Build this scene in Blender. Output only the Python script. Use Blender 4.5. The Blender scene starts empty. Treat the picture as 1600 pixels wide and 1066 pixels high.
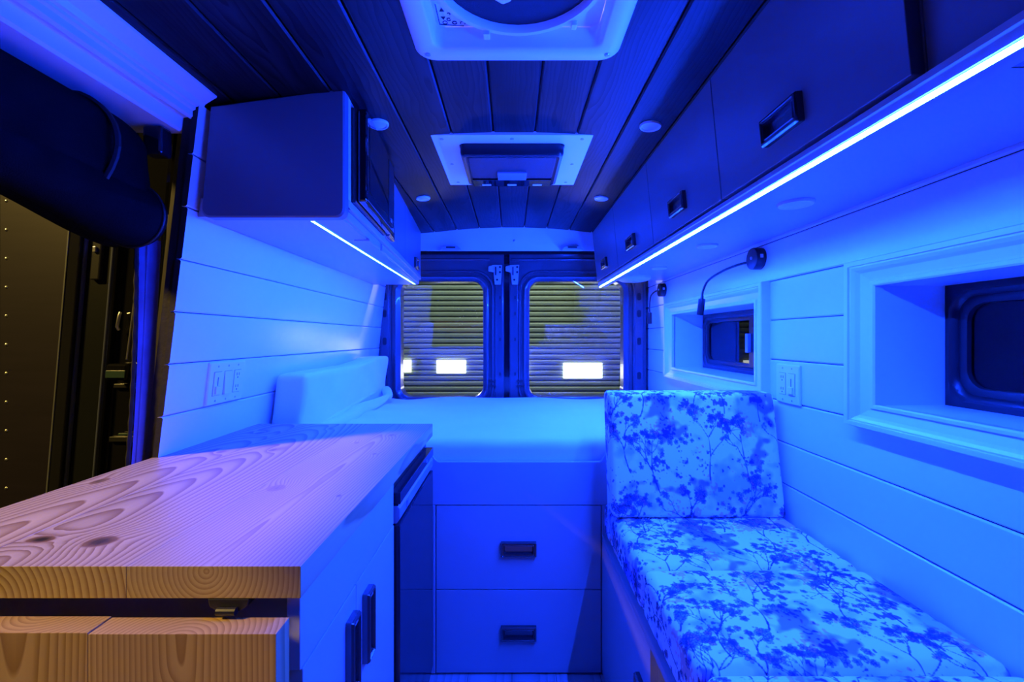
import bpy, bmesh, math, random
import numpy as np
from mathutils import Vector, Matrix

random.seed(7)
rng = np.random.default_rng(11)
S = bpy.context.scene
COL = S.collection
ZO = 1.15            # eye height above the van floor; builders below use eye-level z = 0

# ------------------------------------------------------------------ camera, world, lights, exposure
cam = bpy.data.cameras.new('camera')
cam.sensor_width = 36.0
cam.lens = 36.0 * 711.0 / 1600.0
cam.shift_y = -5.0 / 1600.0
cam.clip_start = 0.02
camo = bpy.data.objects.new('camera', cam)
camo.location = (0, 0, ZO)
camo.rotation_euler = (math.pi / 2, 0, 0)
COL.objects.link(camo)
S.camera = camo

W = bpy.data.worlds.new('night')
S.world = W
W.use_nodes = True
W.node_tree.nodes['Background'].inputs[0].default_value = (0.010, 0.012, 0.020, 1)
W.node_tree.nodes['Background'].inputs[1].default_value = 0.12

LED_COLOR = (0.0042, 0.036, 1.0, 1)
LED_RIGHT, LED_LEFT = 2950.0, 960.0

def lamp(name, kind, loc, target, energy, color, size):
    l = bpy.data.lights.new(name, kind)
    l.energy = energy
    l.color = color
    if kind == 'AREA':
        l.shape = 'DISK'
        l.size = size
    else:
        l.shadow_soft_size = size
    o = bpy.data.objects.new(name, l)
    o.location = (loc[0], loc[1], loc[2] + ZO)
    d = Vector(target) - Vector(loc)
    o.rotation_euler = d.to_track_quat('-Z', 'Y').to_euler()
    COL.objects.link(o)
    return o

# warm yard floodlight shining in through the open side door, and one over the roller shutter behind the van
yl = lamp('yard_floodlight', 'SPOT', (-3.75, -0.90, 2.70), (-0.7, 0.9, -0.1), 1180, (1.0, 0.66, 0.14), 0.26)
yl.data.spot_size = math.radians(66)
yl.data.spot_blend = 0.5
sl = lamp('shutter_floodlight', 'AREA', (0.1, 3.6, 2.6), (0.0, 5.0, -0.1), 150, (0.92, 1.0, 0.90), 0.5)

S.view_settings.view_transform = 'Standard'
S.view_settings.look = 'None'
S.view_settings.exposure = 0.0
S.view_settings.gamma = 1.0
S.view_settings.use_curve_mapping = False
S.cycles.use_denoising = True
S.cycles.sample_clamp_indirect = 40.0
S.cycles.max_bounces = 10
S.cycles.diffuse_bounces = 5
S.cycles.transparent_max_bounces = 12

# ------------------------------------------------------------------ helpers
MATS = {}

def new_mat(name):
    m = bpy.data.materials.new(name)
    m.use_nodes = True
    MATS[name] = m
    nt = m.node_tree
    return m, nt, nt.nodes['Principled BSDF']

def nd(nt, typ, **kw):
    n = nt.nodes.new(typ)
    for k, v in kw.items():
        setattr(n, k, v)
    return n

def mt(nt, op, a, b=0.0, c=None, clamp=False):
    n = nt.nodes.new('ShaderNodeMath')
    n.operation = op
    n.use_clamp = clamp
    for i, x in enumerate((a, b, c)):
        if x is None:
            continue
        if isinstance(x, (int, float)):
            n.inputs[i].default_value = x
        else:
            nt.links.new(x, n.inputs[i])
    return n.outputs[0]

def ramp(nt, fac, stops, interp='LINEAR'):
    r = nt.nodes.new('ShaderNodeValToRGB')
    r.color_ramp.interpolation = interp
    e = r.color_ramp.elements
    while len(e) > 1:
        e.remove(e[-1])
    e[0].position = stops[0][0]
    e[0].color = (*stops[0][1], 1)
    for p, c in stops[1:]:
        x = e.new(p)
        x.color = (*c, 1)
    nt.links.new(fac, r.inputs[0])
    return r.outputs[0]

def mixc(nt, fac, a, b, mode='MIX'):
    n = nt.nodes.new('ShaderNodeMix')
    n.data_type = 'RGBA'
    n.blend_type = mode
    for sock, x in ((n.inputs[0], fac), (n.inputs[6], a), (n.inputs[7], b)):
        if isinstance(x, (int, float)):
            sock.default_value = x
        elif isinstance(x, tuple):
            sock.default_value = (*x, 1)
        else:
            nt.links.new(x, sock)
    return n.outputs[2]

def noise(nt, vec, scale, detail=3.0, rough=0.5):
    n = nt.nodes.new('ShaderNodeTexNoise')
    n.inputs['Scale'].default_value = scale
    n.inputs['Detail'].default_value = detail
    n.inputs['Roughness'].default_value = rough
    if vec is not None:
        nt.links.new(vec, n.inputs['Vector'])
    return n.outputs[0]

def mapping(nt, vec, scale=(1, 1, 1), loc=(0, 0, 0)):
    n = nt.nodes.new('ShaderNodeMapping')
    n.inputs['Scale'].default_value = scale
    n.inputs['Location'].default_value = loc
    nt.links.new(vec, n.inputs['Vector'])
    return n.outputs[0]

def bump(nt, b, height, strength, dist=0.01):
    n = nt.nodes.new('ShaderNodeBump')
    n.inputs['Strength'].default_value = strength
    n.inputs['Distance'].default_value = dist
    nt.links.new(height, n.inputs['Height'])
    nt.links.new(n.outputs[0], b.inputs['Normal'])

def plain(name, col, rough=0.5, metal=0.0, var=0.06, scale=6.0, bmp=0.0, bscale=60.0, spec=0.5, stretch=(1, 1, 1), coat=0.0):
    m, nt, b = new_mat(name)
    tc = nd(nt, 'ShaderNodeTexCoord').outputs['Object']
    v = mapping(nt, tc, stretch)
    f = noise(nt, v, scale)
    lo = tuple(c * (1 - var) for c in col)
    hi = tuple(min(1, c * (1 + var)) for c in col)
    nt.links.new(ramp(nt, f, [(0.3, lo), (0.7, hi)]), b.inputs['Base Color'])
    b.inputs['Roughness'].default_value = rough
    b.inputs['Metallic'].default_value = metal
    b.inputs['Specular IOR Level'].default_value = spec
    b.inputs['Coat Weight'].default_value = coat
    if bmp > 0:
        bump(nt, b, noise(nt, v, bscale, 4.0), bmp, 0.004)
    return m

def emit(name, col, strength):
    m, nt, b = new_mat(name)
    b.inputs['Base Color'].default_value = (0.6, 0.6, 0.6, 1)
    b.inputs['Emission Color'].default_value = col
    b.inputs['Emission Strength'].default_value = strength
    return m

def wood(name, light, dark, spacing, pith=(0.0, -0.03), tilt=(0.0, 0.03), knots=(), amp=0.010, rough=0.45,
         randomize=False, ringw=(0.45, 0.93), bmp=0.15, blotch=0.12, coat=0.0, nscale=(5, 1.2, 5), spec=0.5):
    """Growth rings around a pith line running along local Y; knots are (x, y, size, darkness)."""
    m, nt, b = new_mat(name)
    tc = nd(nt, 'ShaderNodeTexCoord').outputs['Object']
    sp = nd(nt, 'ShaderNodeSeparateXYZ')
    nt.links.new(tc, sp.inputs[0])
    x, y, z = sp.outputs
    vec = mapping(nt, tc, nscale)
    px, pz = pith
    if randomize:
        rnd = nd(nt, 'ShaderNodeObjectInfo').outputs['Random']
        px = mt(nt, 'MULTIPLY', mt(nt, 'SUBTRACT', rnd, 0.5), 0.16)
        off = mt(nt, 'MULTIPLY', rnd, 37.0)
        cb = nd(nt, 'ShaderNodeCombineXYZ')
        nt.links.new(off, cb.inputs[0]); nt.links.new(off, cb.inputs[1])
        va = nd(nt, 'ShaderNodeVectorMath', operation='ADD')
        nt.links.new(vec, va.inputs[0]); nt.links.new(cb.outputs[0], va.inputs[1])
        vec = va.outputs[0]
    n1 = noise(nt, vec, 1.0, 3.0)
    dx = mt(nt, 'SUBTRACT', x, px)
    dx = mt(nt, 'SUBTRACT', dx, mt(nt, 'MULTIPLY', y, tilt[0]))
    dz = mt(nt, 'SUBTRACT', z, pz)
    dz = mt(nt, 'SUBTRACT', dz, mt(nt, 'MULTIPLY', y, tilt[1]))
    r = mt(nt, 'SQRT', mt(nt, 'ADD', mt(nt, 'MULTIPLY', dx, dx), mt(nt, 'MULTIPLY', dz, dz)))
    r = mt(nt, 'ADD', r, mt(nt, 'MULTIPLY', mt(nt, 'SUBTRACT', n1, 0.5), amp))
    cores = []
    for (kx, ky, ks, kd, kr) in knots:
        ax = mt(nt, 'SUBTRACT', x, kx)
        ay = mt(nt, 'MULTIPLY', mt(nt, 'SUBTRACT', y, ky), kr)
        d = mt(nt, 'SQRT', mt(nt, 'ADD', mt(nt, 'MULTIPLY', ax, ax), mt(nt, 'MULTIPLY', ay, ay)))
        d = mt(nt, 'ADD', d, mt(nt, 'MULTIPLY', mt(nt, 'SUBTRACT', noise(nt, tc, 40.0), 0.5), ks * 0.5))
        q = mt(nt, 'DIVIDE', d, ks * 2.2)
        g = mt(nt, 'EXPONENT', mt(nt, 'MULTIPLY', mt(nt, 'MULTIPLY', q, q), -1.0))
        r = mt(nt, 'ADD', r, mt(nt, 'MULTIPLY', g, ks * 1.1))
        cores.append((mt(nt, 'DIVIDE', d, ks), kd))
    t = mt(nt, 'FRACT', mt(nt, 'DIVIDE', r, spacing))
    mid = tuple((a * 0.75 + c * 0.25) for a, c in zip(light, dark))
    col = ramp(nt, t, [(0.0, light), (ringw[0], mid), (ringw[1], dark), (1.0, light)])
    fib = noise(nt, mapping(nt, tc, (170, 5, 170)), 1.0, 2.0)
    col = mixc(nt, 0.12, col, ramp(nt, fib, [(0.3, tuple(c * 0.6 for c in light)), (0.7, light)]))
    if blotch:
        bl = noise(nt, mapping(nt, vec, (0.8, 0.8, 0.8)), 1.0, 2.0)
        col = mixc(nt, 1.0, col, ramp(nt, bl, [(0.3, (1 - blotch * 2,) * 3), (0.7, (1, 1, 1))]), 'MULTIPLY')
    for q, kd in cores:
        f = mt(nt, 'SUBTRACT', 1.0, mt(nt, 'MULTIPLY', mt(nt, 'SUBTRACT', q, 0.80), 3.0), clamp=True)
        f.node.use_clamp = True
        kc = ramp(nt, q, [(0.0, tuple(c * (0.30 - 0.28 * kd) for c in dark)), (0.35, tuple(c * (0.9 - 0.8 * kd) for c in dark)),
                          (0.8, tuple(c * 0.9 for c in dark)), (1.0, tuple(0.5 * (a + c) for a, c in zip(light, dark)))])
        col = mixc(nt, mt(nt, 'MULTIPLY', f, 0.55 + 0.45 * kd), col, kc)
    nt.links.new(col, b.inputs['Base Color'])
    b.inputs['Roughness'].default_value = rough
    b.inputs['Coat Weight'].default_value = coat
    b.inputs['Coat Roughness'].default_value = 0.25
    b.inputs['Specular IOR Level'].default_value = spec
    if bmp:
        bump(nt, b, mt(nt, 'ADD', t, mt(nt, 'MULTIPLY', fib, 0.5)), bmp, 0.001)
    return m


class MB:
    """Collects geometry in eye-level coordinates; build() links it as one mesh object."""
    def __init__(self):
        self.v = []
        self.f = []
        self.mi = []
        self.cur = 0

    def _add(self, vs, fs):
        o = len(self.v)
        self.v += [tuple(p) for p in vs]
        self.f += [tuple(i + o for i in f) for f in fs]
        self.mi += [self.cur] * len(fs)
        return self

    def box(self, x0, x1, y0, y1, z0, z1):
        return self.hexa([(x0, y0, z0), (x1, y0, z0), (x1, y1, z0), (x0, y1, z0),
                          (x0, y0, z1), (x1, y0, z1), (x1, y1, z1), (x0, y1, z1)])

    def hexa(self, p):
        return self._add(p, [(0, 3, 2, 1), (4, 5, 6, 7), (0, 1, 5, 4), (1, 2, 6, 5), (2, 3, 7, 6), (3, 0, 4, 7)])

    def prism(self, poly, axis, a0, a1):
        n = len(poly)
        def P(u, w, a):
            return {'y': (u, a, w), 'x': (a, u, w), 'z': (u, w, a)}[axis]
        vs = [P(u, w, a0) for u, w in poly] + [P(u, w, a1) for u, w in poly]
        fs = [tuple(range(n)), tuple(range(2 * n - 1, n - 1, -1))]
        fs += [(i, (i + 1) % n, n + (i + 1) % n, n + i) for i in range(n)]
        return self._add(vs, fs)

    def loft(self, loops, cap0=True, cap1=True, closed=True):
        n = len(loops[0])
        vs = [p for l in loops for p in l]
        fs = []
        for k in range(len(loops) - 1):
            for i in range(n if closed else n - 1):
                j = (i + 1) % n
                fs.append((k * n + i, k * n + j, (k + 1) * n + j, (k + 1) * n + i))
        if cap0:
            fs.append(tuple(range(n)))
        if cap1:
            fs.append(tuple(range((len(loops) - 1) * n, len(loops) * n)))
        return self._add(vs, fs)

    def tube(self, path, r, n=10, cap=True):
        path = [Vector(p) for p in path]
        loops = []
        prev = None
        for i, p in enumerate(path):
            a = path[max(0, i - 1)]
            c = path[min(len(path) - 1, i + 1)]
            t = (c - a).normalized()
            if prev is None:
                up = Vector((0, 0, 1)) if abs(t.z) < 0.9 else Vector((1, 0, 0))
                u = t.cross(up).normalized()
            else:
                u = (prev - t * prev.dot(t)).normalized()
            prev = u
            w = t.cross(u)
            rr = r[i] if isinstance(r, (list, tuple)) else r
            loops.append([p + (u * math.cos(q) + w * math.sin(q)) * rr for q in [2 * math.pi * k / n for k in range(n)]])
        return self.loft(loops, cap, cap)

    def lathe(self, c, axis, prof, n=28, cap0=True, cap1=True):
        c = Vector(c)
        a = Vector(axis).normalized()
        up = Vector((0, 0, 1)) if abs(a.z) < 0.9 else Vector((1, 0, 0))
        u = a.cross(up).normalized()
        w = a.cross(u)
        loops = [[c + a * h + (u * math.cos(q) + w * math.sin(q)) * r for q in [2 * math.pi * k / n for k in range(n)]] for r, h in prof]
        return self.loft(loops, cap0, cap1)

    def xf(self, M):
        self.v = [tuple(M @ Vector(p)) for p in self.v]
        return self

    def build(self, name, mat, parent=None, bevel=0.0, seg=2, smooth=False, label=None, mats2=None, origin=None, recalc=True):
        vs = np.array(self.v, float)
        if origin is None:
            lo, hi = vs.min(0), vs.max(0)
            base = np.array([(lo[0] + hi[0]) / 2, (lo[1] + hi[1]) / 2, lo[2]])
        else:
            base = np.array(origin, float)
        me = bpy.data.meshes.new(name)
        me.from_pydata([tuple(p) for p in (vs - base)], [], self.f)
        me.materials.append(mat)
        if mats2:
            for x in mats2:
                me.materials.append(x)
            me.polygons.foreach_set('material_index', self.mi)
        if recalc:
            bm = bmesh.new()
            bm.from_mesh(me)
            bmesh.ops.recalc_face_normals(bm, faces=bm.faces)
            bm.to_mesh(me)
            bm.free()
        if smooth:
            me.polygons.foreach_set('use_smooth', [True] * len(me.polygons))
        me.update()
        o = bpy.data.objects.new(name, me)
        COL.objects.link(o)
        wl = Vector((base[0], base[1], base[2] + ZO))
        place(o, wl, parent)
        if bevel > 0:
            bv = o.modifiers.new('bevel', 'BEVEL')
            bv.width = bevel
            bv.segments = seg
            bv.limit_method = 'ANGLE'
            bv.angle_limit = math.radians(35)
            bv.harden_normals = False
        if smooth and bevel == 0:
            sm = o.modifiers.new('edges', 'EDGE_SPLIT')
            sm.split_angle = math.radians(50)
        if label:
            o['label'] = label
        return o

WLOC = {}

def place(o, wl, parent):
    WLOC[o.name] = Vector(wl)
    if parent is not None:
        o.parent = parent
        o.location = Vector(wl) - WLOC[parent.name]
    else:
        o.location = wl

def thing(name, label, cat, loc, group=None):
    o = bpy.data.objects.new(name, None)
    o.empty_display_size = 0.05
    COL.objects.link(o)
    place(o, Vector((loc[0], loc[1], loc[2] + ZO)), None)
    return tag(o, label, cat, group)

def tag(o, label, cat=None, group=None, kind=None):
    o['label'] = label
    if cat:
        o['category'] = cat
    if group:
        o['group'] = group
    if kind:
        o['kind'] = kind
    return o

def struct(o, label, cat):
    return tag(o, label, cat, kind='structure')

def rrect(ca, cb, w, h, r, nc=6):
    """Rounded rectangle in a plane, counter-clockwise."""
    r = min(r, w / 2 - 1e-4, h / 2 - 1e-4)
    pts = []
    for sx, sy, a0 in ((1, 1, 0), (-1, 1, 90), (-1, -1, 180), (1, -1, 270)):
        for k in range(nc + 1):
            a = math.radians(a0 + 90.0 * k / nc)
            pts.append((ca + sx * (w / 2 - r) + r * math.cos(a), cb + sy * (h / 2 - r) + r * math.sin(a)))
    return pts

def frame_m(o, u, v, n):
    """Local (u along, v up, n outward) to eye-level coordinates."""
    u, v, n = Vector(u).normalized(), Vector(v).normalized(), Vector(n).normalized()
    M = Matrix((u, v, n)).transposed().to_4x4()
    M.translation = Vector(o)
    return M

# ------------------------------------------------------------------ materials
WALL = plain('white_satin_paint', (0.78, 0.78, 0.78), 0.24, var=0.02, bmp=0.05, bscale=90)
TRIMW = plain('white_gloss_trim', (0.80, 0.80, 0.80), 0.28, var=0.02)
CAB = plain('cabinet_paint', (0.41, 0.42, 0.44), 0.36, var=0.02, bmp=0.02, bscale=120)
CABD = plain('cabinet_paint_edges', (0.41, 0.42, 0.44), 0.36, var=0.02)
OVER = plain('cabinet_paint_darkened', (0.165, 0.175, 0.195), 0.34, var=0.02, bmp=0.02, bscale=120)  # cabinet paint again, its colour darkened to carry the dim light overhead
GAP = plain('shadow_gap_black', (0.010, 0.010, 0.012), 0.8)
BRONZE = plain('dark_bronze_pull', (0.15, 0.14, 0.145), 0.26, metal=0.85, var=0.1)
BLACKP = plain('black_plastic', (0.012, 0.012, 0.014), 0.35)
BLACKG = plain('black_gloss', (0.006, 0.006, 0.007), 0.06, coat=0.6)
BLACKR = plain('black_rubber', (0.010, 0.010, 0.011), 0.6)
FABB = plain('black_fabric', (0.004, 0.004, 0.005), 0.85, spec=0.06, var=0.3, bmp=0.5, bscale=400, scale=14)
BODY = plain('dark_body_paint', (0.070, 0.073, 0.085), 0.26, metal=0.1, var=0.05, coat=0.3)
BODYD = plain('black_body_paint', (0.010, 0.010, 0.012), 0.16, coat=0.5)
CHROME = plain('steel_screw', (0.5, 0.5, 0.5), 0.3, metal=0.9)
PLATE = plain('white_plastic', (0.82, 0.82, 0.80), 0.3, var=0.01)
VENT = plain('vent_white_plastic', (0.88, 0.88, 0.88), 0.4, var=0.02)
SHEET = plain('white_sheet', (0.84, 0.85, 0.86), 0.9, var=0.02, bmp=0.25, bscale=500)
SCREEN = plain('fan_dark_mesh', (0.007, 0.007, 0.009), 0.6, bmp=0.4, bscale=700)
PLYE = plain('raw_ply_edge', (0.011, 0.007, 0.006), 0.8, var=0.35, scale=40, bmp=0.4, bscale=120)
STAIN = wood('stained_ceiling_pine', (0.030, 0.031, 0.037), (0.005, 0.0046, 0.006), 0.011, pith=(0.0, 0.03), tilt=(0.01, 0.035),
             amp=0.09, rough=0.46, randomize=True, bmp=0.30, blotch=0.46, coat=0.05, nscale=(9, 1.8, 9), spec=0.22)
FLOORW = wood('vinyl_oak_floor', (0.55, 0.50, 0.45), (0.40, 0.35, 0.30), 0.022, pith=(0.0, -0.05), tilt=(0.01, 0.02), amp=0.03,
              rough=0.4, randomize=True, bmp=0.05)
LEDM = emit('led_blue_long', LED_COLOR, LED_RIGHT)
LEDL = emit('led_blue_short', LED_COLOR, LED_LEFT)
STEELPANEL = plain('brown_steel_panel', (0.0110, 0.0082, 0.0170), 0.42, metal=0.2, var=0.12, scale=4, stretch=(1, 1, 12))
ASPHALT = plain('asphalt', (0.03, 0.03, 0.03), 0.9, var=0.3, scale=30, bmp=0.5, bscale=200)
SHUT = plain('olive_shutter_paint', (0.155, 0.20, 0.150), 0.55, var=0.10, scale=3, stretch=(1, 1, 1))
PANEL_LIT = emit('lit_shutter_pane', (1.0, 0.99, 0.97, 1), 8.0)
LENS = plain('frosted_puck_lens', (0.70, 0.70, 0.70), 0.3, var=0.02)
LABELP = plain('clear_grey_plate', (0.28, 0.29, 0.33), 0.15)
TEXTP = plain('pebbled_plastic', (0.034, 0.034, 0.042), 0.28, bmp=1.0, bscale=420)
INK = plain('printed_black_ink', (0.02, 0.02, 0.025), 0.7)

def glass_mat(name, tint, refl, dust=True):
    m, nt, b = new_mat(name)
    nt.nodes.remove(b)
    out = nt.nodes['Material Output']
    tr = nd(nt, 'ShaderNodeBsdfTransparent')
    tr.inputs[0].default_value = (*tint, 1)
    gl = nd(nt, 'ShaderNodeBsdfGlossy')
    gl.inputs['Roughness'].default_value = 0.015
    fr = nd(nt, 'ShaderNodeFresnel')
    fr.inputs[0].default_value = refl
    mx = nd(nt, 'ShaderNodeMixShader')
    nt.links.new(fr.outputs[0], mx.inputs[0])
    nt.links.new(tr.outputs[0], mx.inputs[1])
    nt.links.new(gl.outputs[0], mx.inputs[2])
    last = mx.outputs[0]
    if dust:
        tc = nd(nt, 'ShaderNodeTexCoord').outputs['Object']
        vo = nd(nt, 'ShaderNodeTexVoronoi')
        vo.inputs['Scale'].default_value = 42.0
        nt.links.new(tc, vo.inputs['Vector'])
        den = noise(nt, tc, 5.0, 2.0)
        lim = mt(nt, 'MULTIPLY', mt(nt, 'SUBTRACT', den, 0.47), 0.55)
        f = mt(nt, 'LESS_THAN', vo.outputs['Distance'], lim)
        df = nd(nt, 'ShaderNodeBsdfTranslucent')
        df.inputs[0].default_value = (0.9, 0.9, 0.85, 1)
        m2 = nd(nt, 'ShaderNodeMixShader')
        nt.links.new(mt(nt, 'MULTIPLY', f, 0.6), m2.inputs[0])
        nt.links.new(last, m2.inputs[1])
        nt.links.new(df.outputs[0], m2.inputs[2])
        last = m2.outputs[0]
    nt.links.new(last, out.inputs['Surface'])
    return m

GLASS = glass_mat('dusty_window_glass', (0.88, 0.9, 0.88), 1.50)
GLASSD = glass_mat('dark_tinted_glass', (0.25, 0.27, 0.30), 1.38, dust=False)

# ------------------------------------------------------------------ setting: floor, ceiling, walls
mb = MB().box(-1.0, 0.92, -0.53, 2.86, -1.19, -1.1515)
floor = struct(mb.build('floor', GAP), 'grey-brown wood-look plank floor at the foot of the bed drawers', 'floor')
for i in range(12):
    x0 = -0.90 + i * 0.15
    MB().box(x0 + 0.0008, x0 + 0.1492, -0.45, 2.85, -1.1515, -1.15).build('plank', FLOORW, floor)

def zc(x):
    return 0.632 - 0.030 * (x / 0.46) ** 2 if abs(x) < 0.5 else 0.632 - 0.0354 - 0.02 * (abs(x) - 0.5)

HX0, HX1, HY0, HY1 = -0.1865, 0.1990, 0.615, 0.985      # roof hole under the vent
mb = MB()
xs = np.concatenate([np.linspace(-0.86, HX0, 9), np.linspace(HX0, HX1, 6)[1:], np.linspace(HX1, 0.90, 9)[1:]])
for a, c in zip(xs[:-1], xs[1:]):
    spans = [(-0.50, HY0), (HY1, 2.62)] if (a > HX0 - 1e-4 and c < HX1 + 1e-4) else [(-0.50, 2.62)]
    for ya, yb in spans:
        mb.hexa([(a, ya, zc(a) + 0.016), (c, ya, zc(c) + 0.016), (c, yb, zc(c) + 0.016), (a, yb, zc(a) + 0.016),
                 (a, ya, zc(a) + 0.05), (c, ya, zc(c) + 0.05), (c, yb, zc(c) + 0.05), (a, yb, zc(a) + 0.05)])
ceiling = struct(mb.build('ceiling', GAP), 'dark stained wood plank ceiling with grooves between the boards', 'ceiling')
for i in range(-7, 8):
    a = -0.058 + 0.1285 * i + 0.0015
    c = a + 0.1285 - 0.003
    if c < -0.86 or a > 0.90:
        continue
    ch = 0.004
    for ya, yb in ([(-0.49, HY0), (HY1, 2.605)] if (a > HX0 - 0.01 and c < HX1 + 0.01) else [(-0.49, 2.605)]):
        MB().prism([(a, zc(a) + 0.015), (a, zc(a) + ch), (a + ch, zc(a + ch)), (c - ch, zc(c - ch)), (c, zc(c) + ch), (c, zc(c) + 0.015)],
                   'y', ya, yb).build('plank', STAIN, ceiling)

# right wall (vertical), with two deep window recesses
XR = 0.85
OPEN = [(1.575, 2.385), (0.24, 1.05)]          # window openings along the wall
OZ0, OZ1 = -0.155, 0.120
mb = MB()
for y0, y1 in ((-0.50, 0.22), (1.07, 1.555), (2.405, 2.84)):
    mb.box(XR + 0.006, XR + 0.02, y0, y1, -1.15, 0.62)
for y0, y1 in OPEN:
    mb.box(XR + 0.006, XR + 0.02, y0 - 0.02, y1 + 0.02, -1.15, OZ0 - 0.02)
    mb.box(XR + 0.006, XR + 0.02, y0 - 0.02, y1 + 0.02, OZ1 + 0.02, 0.62)
wall_right = struct(mb.build('wall_right', GAP), 'white painted plank wall with two recessed windows above the bench', 'wall')

def plank_profile(x, z0, z1, th, sgn, lean=lambda z: 0.0):
    ch = 0.0035
    pts = [(x + lean(z0) + sgn * th, z0), (x + lean(z0) + sgn * ch, z0), (x + lean(z0), z0 + ch),
           (x + lean(z1), z1 - ch), (x + lean(z1) + sgn * ch, z1), (x + lean(z1) + sgn * th, z1)]
    return pts

rows = [0.186 - 0.1285 * k for k in range(-4, 11)]
for k in range(len(rows) - 1):
    z1, z0 = rows[k], rows[k + 1]
    z0 = max(z0, -1.15)
    z1 = min(z1, 0.60)
    if z1 - z0 < 0.03:
        continue
    cut = z0 > -0.21 and z1 < 0.19
    segs = [(-0.50, 0.21), (1.08, 1.545), (2.415, 2.84)] if cut else [(-0.50, 2.84)]
    for a, c in segs:
        MB().prism(plank_profile(XR, z0 + 0.0012, z1 - 0.0012, 0.008, 1), 'y', a, c).build('plank', WALL, wall_right)

# left wall leaning inward towards the roof, cut at the side door opening
XL = -0.82
LEAN = 0.114
lean = lambda z: LEAN * z
YD = 1.10
mb = MB()
mb.prism([(XL + lean(-1.15) - 0.014, -1.15), (XL + lean(0.62) - 0.014, 0.62), (XL + lean(0.62) - 0.036, 0.62), (XL + lean(-1.15) - 0.036, -1.15)],
         'y', YD + 0.002, 2.84)
wall_left = struct(mb.build('wall_left', PLYE), 'white painted plank wall beside the bed with bare brown edge', 'wall')
rows = [0.190 - 0.127 * k for k in range(-4, 11)]
for k in range(len(rows) - 1):
    z1, z0 = rows[k], rows[k + 1]
    z0 = max(z0, -1.15)
    z1 = min(z1, 0.60)
    if z1 - z0 < 0.03:
        continue
    b = MB()
    pr = plank_profile(XL, z0 + 0.0012, z1 - 0.0012, 0.014, -1, lean)
    b.prism(pr, 'y', YD + random.uniform(-0.003, 0.002), 2.84)
    b.mi[0] = 1
    b.mi[1] = 1
    b.build('plank', WALL, wall_left, mats2=[PLYE], recalc=True)

# header over the rear doors
b = MB()
hp = [(-0.56, 0.50)] + [(x, zc(x) + 0.012) for x in np.linspace(-0.56, 0.56, 13)] + [(0.56, 0.50)]
b.prism(hp, 'y', 2.606, 2.622)
trim_1 = struct(b.build('trim_1', TRIMW), 'pale curved header panel above the rear doors', 'header panel')
MB().lathe((0.012, 2.606, 0.556), (0, -1, 0), [(0.006, 0), (0.006, 0.002), (0.003, 0.004)], 12).build('screw', CHROME, trim_1)
for x in (-0.345, 0.34):
    b = MB()
    b.prism([(x - 0.058, 0.500), (x - 0.040, 0.516), (x + 0.040, 0.516), (x + 0.058, 0.500), (x + 0.058, 0.496), (x - 0.058, 0.496)], 'y', 2.560, 2.606)
    br = b.build('bracket', CAB, trim_1, bevel=0.002, label='small bracket under the header')
    MB().box(x - 0.026, x + 0.026, 2.558, 2.561, 0.505, 0.513).build('slot', GAP, br)

# crown moulding along the top of the side door opening
b = MB()  # back carried outward, out of sight, to block light above the roll
prof = [(-1.02, 0.505), (-0.806, 0.500), (-0.800, 0.505), (-0.797, 0.532), (-0.784, 0.535), (-0.779, 0.530), (-0.771, 0.534), (-0.771, 0.548),
        (-0.764, 0.551), (-0.764, 0.557), (-0.757, 0.559), (-0.752, 0.571), (-0.738, 0.580), (-0.728, 0.586), (-0.724, 0.588), (-0.722, 0.596), (-0.80, 0.640), (-1.02, 0.640)]
b.prism(prof, 'y', -0.49, 1.115)
trim_2 = struct(b.build('trim_2', TRIMW), 'white stepped crown moulding above the open side door', 'moulding')

# unseen, added to block stray light: sheet behind camera, body side ahead of door
struct(MB().box(-1.0, 0.92, -0.53, -0.50, -1.19, 0.66).build('wall_front', FABB), 'unseen black sheet added behind the viewpoint to block stray light', 'partition')
struct(MB().hexa([(-0.99, -0.5, -1.19), (-0.95, -0.5, -1.19), (-0.95, 0.10, -1.19), (-0.99, 0.10, -1.19),
                  (-0.86, -0.5, 0.51), (-0.82, -0.5, 0.51), (-0.82, 0.10, 0.51), (-0.86, 0.10, 0.51)]).build('trim_5', BODYD), 'unseen black pillar added ahead of the side door opening to block light', 'pillar')

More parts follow.
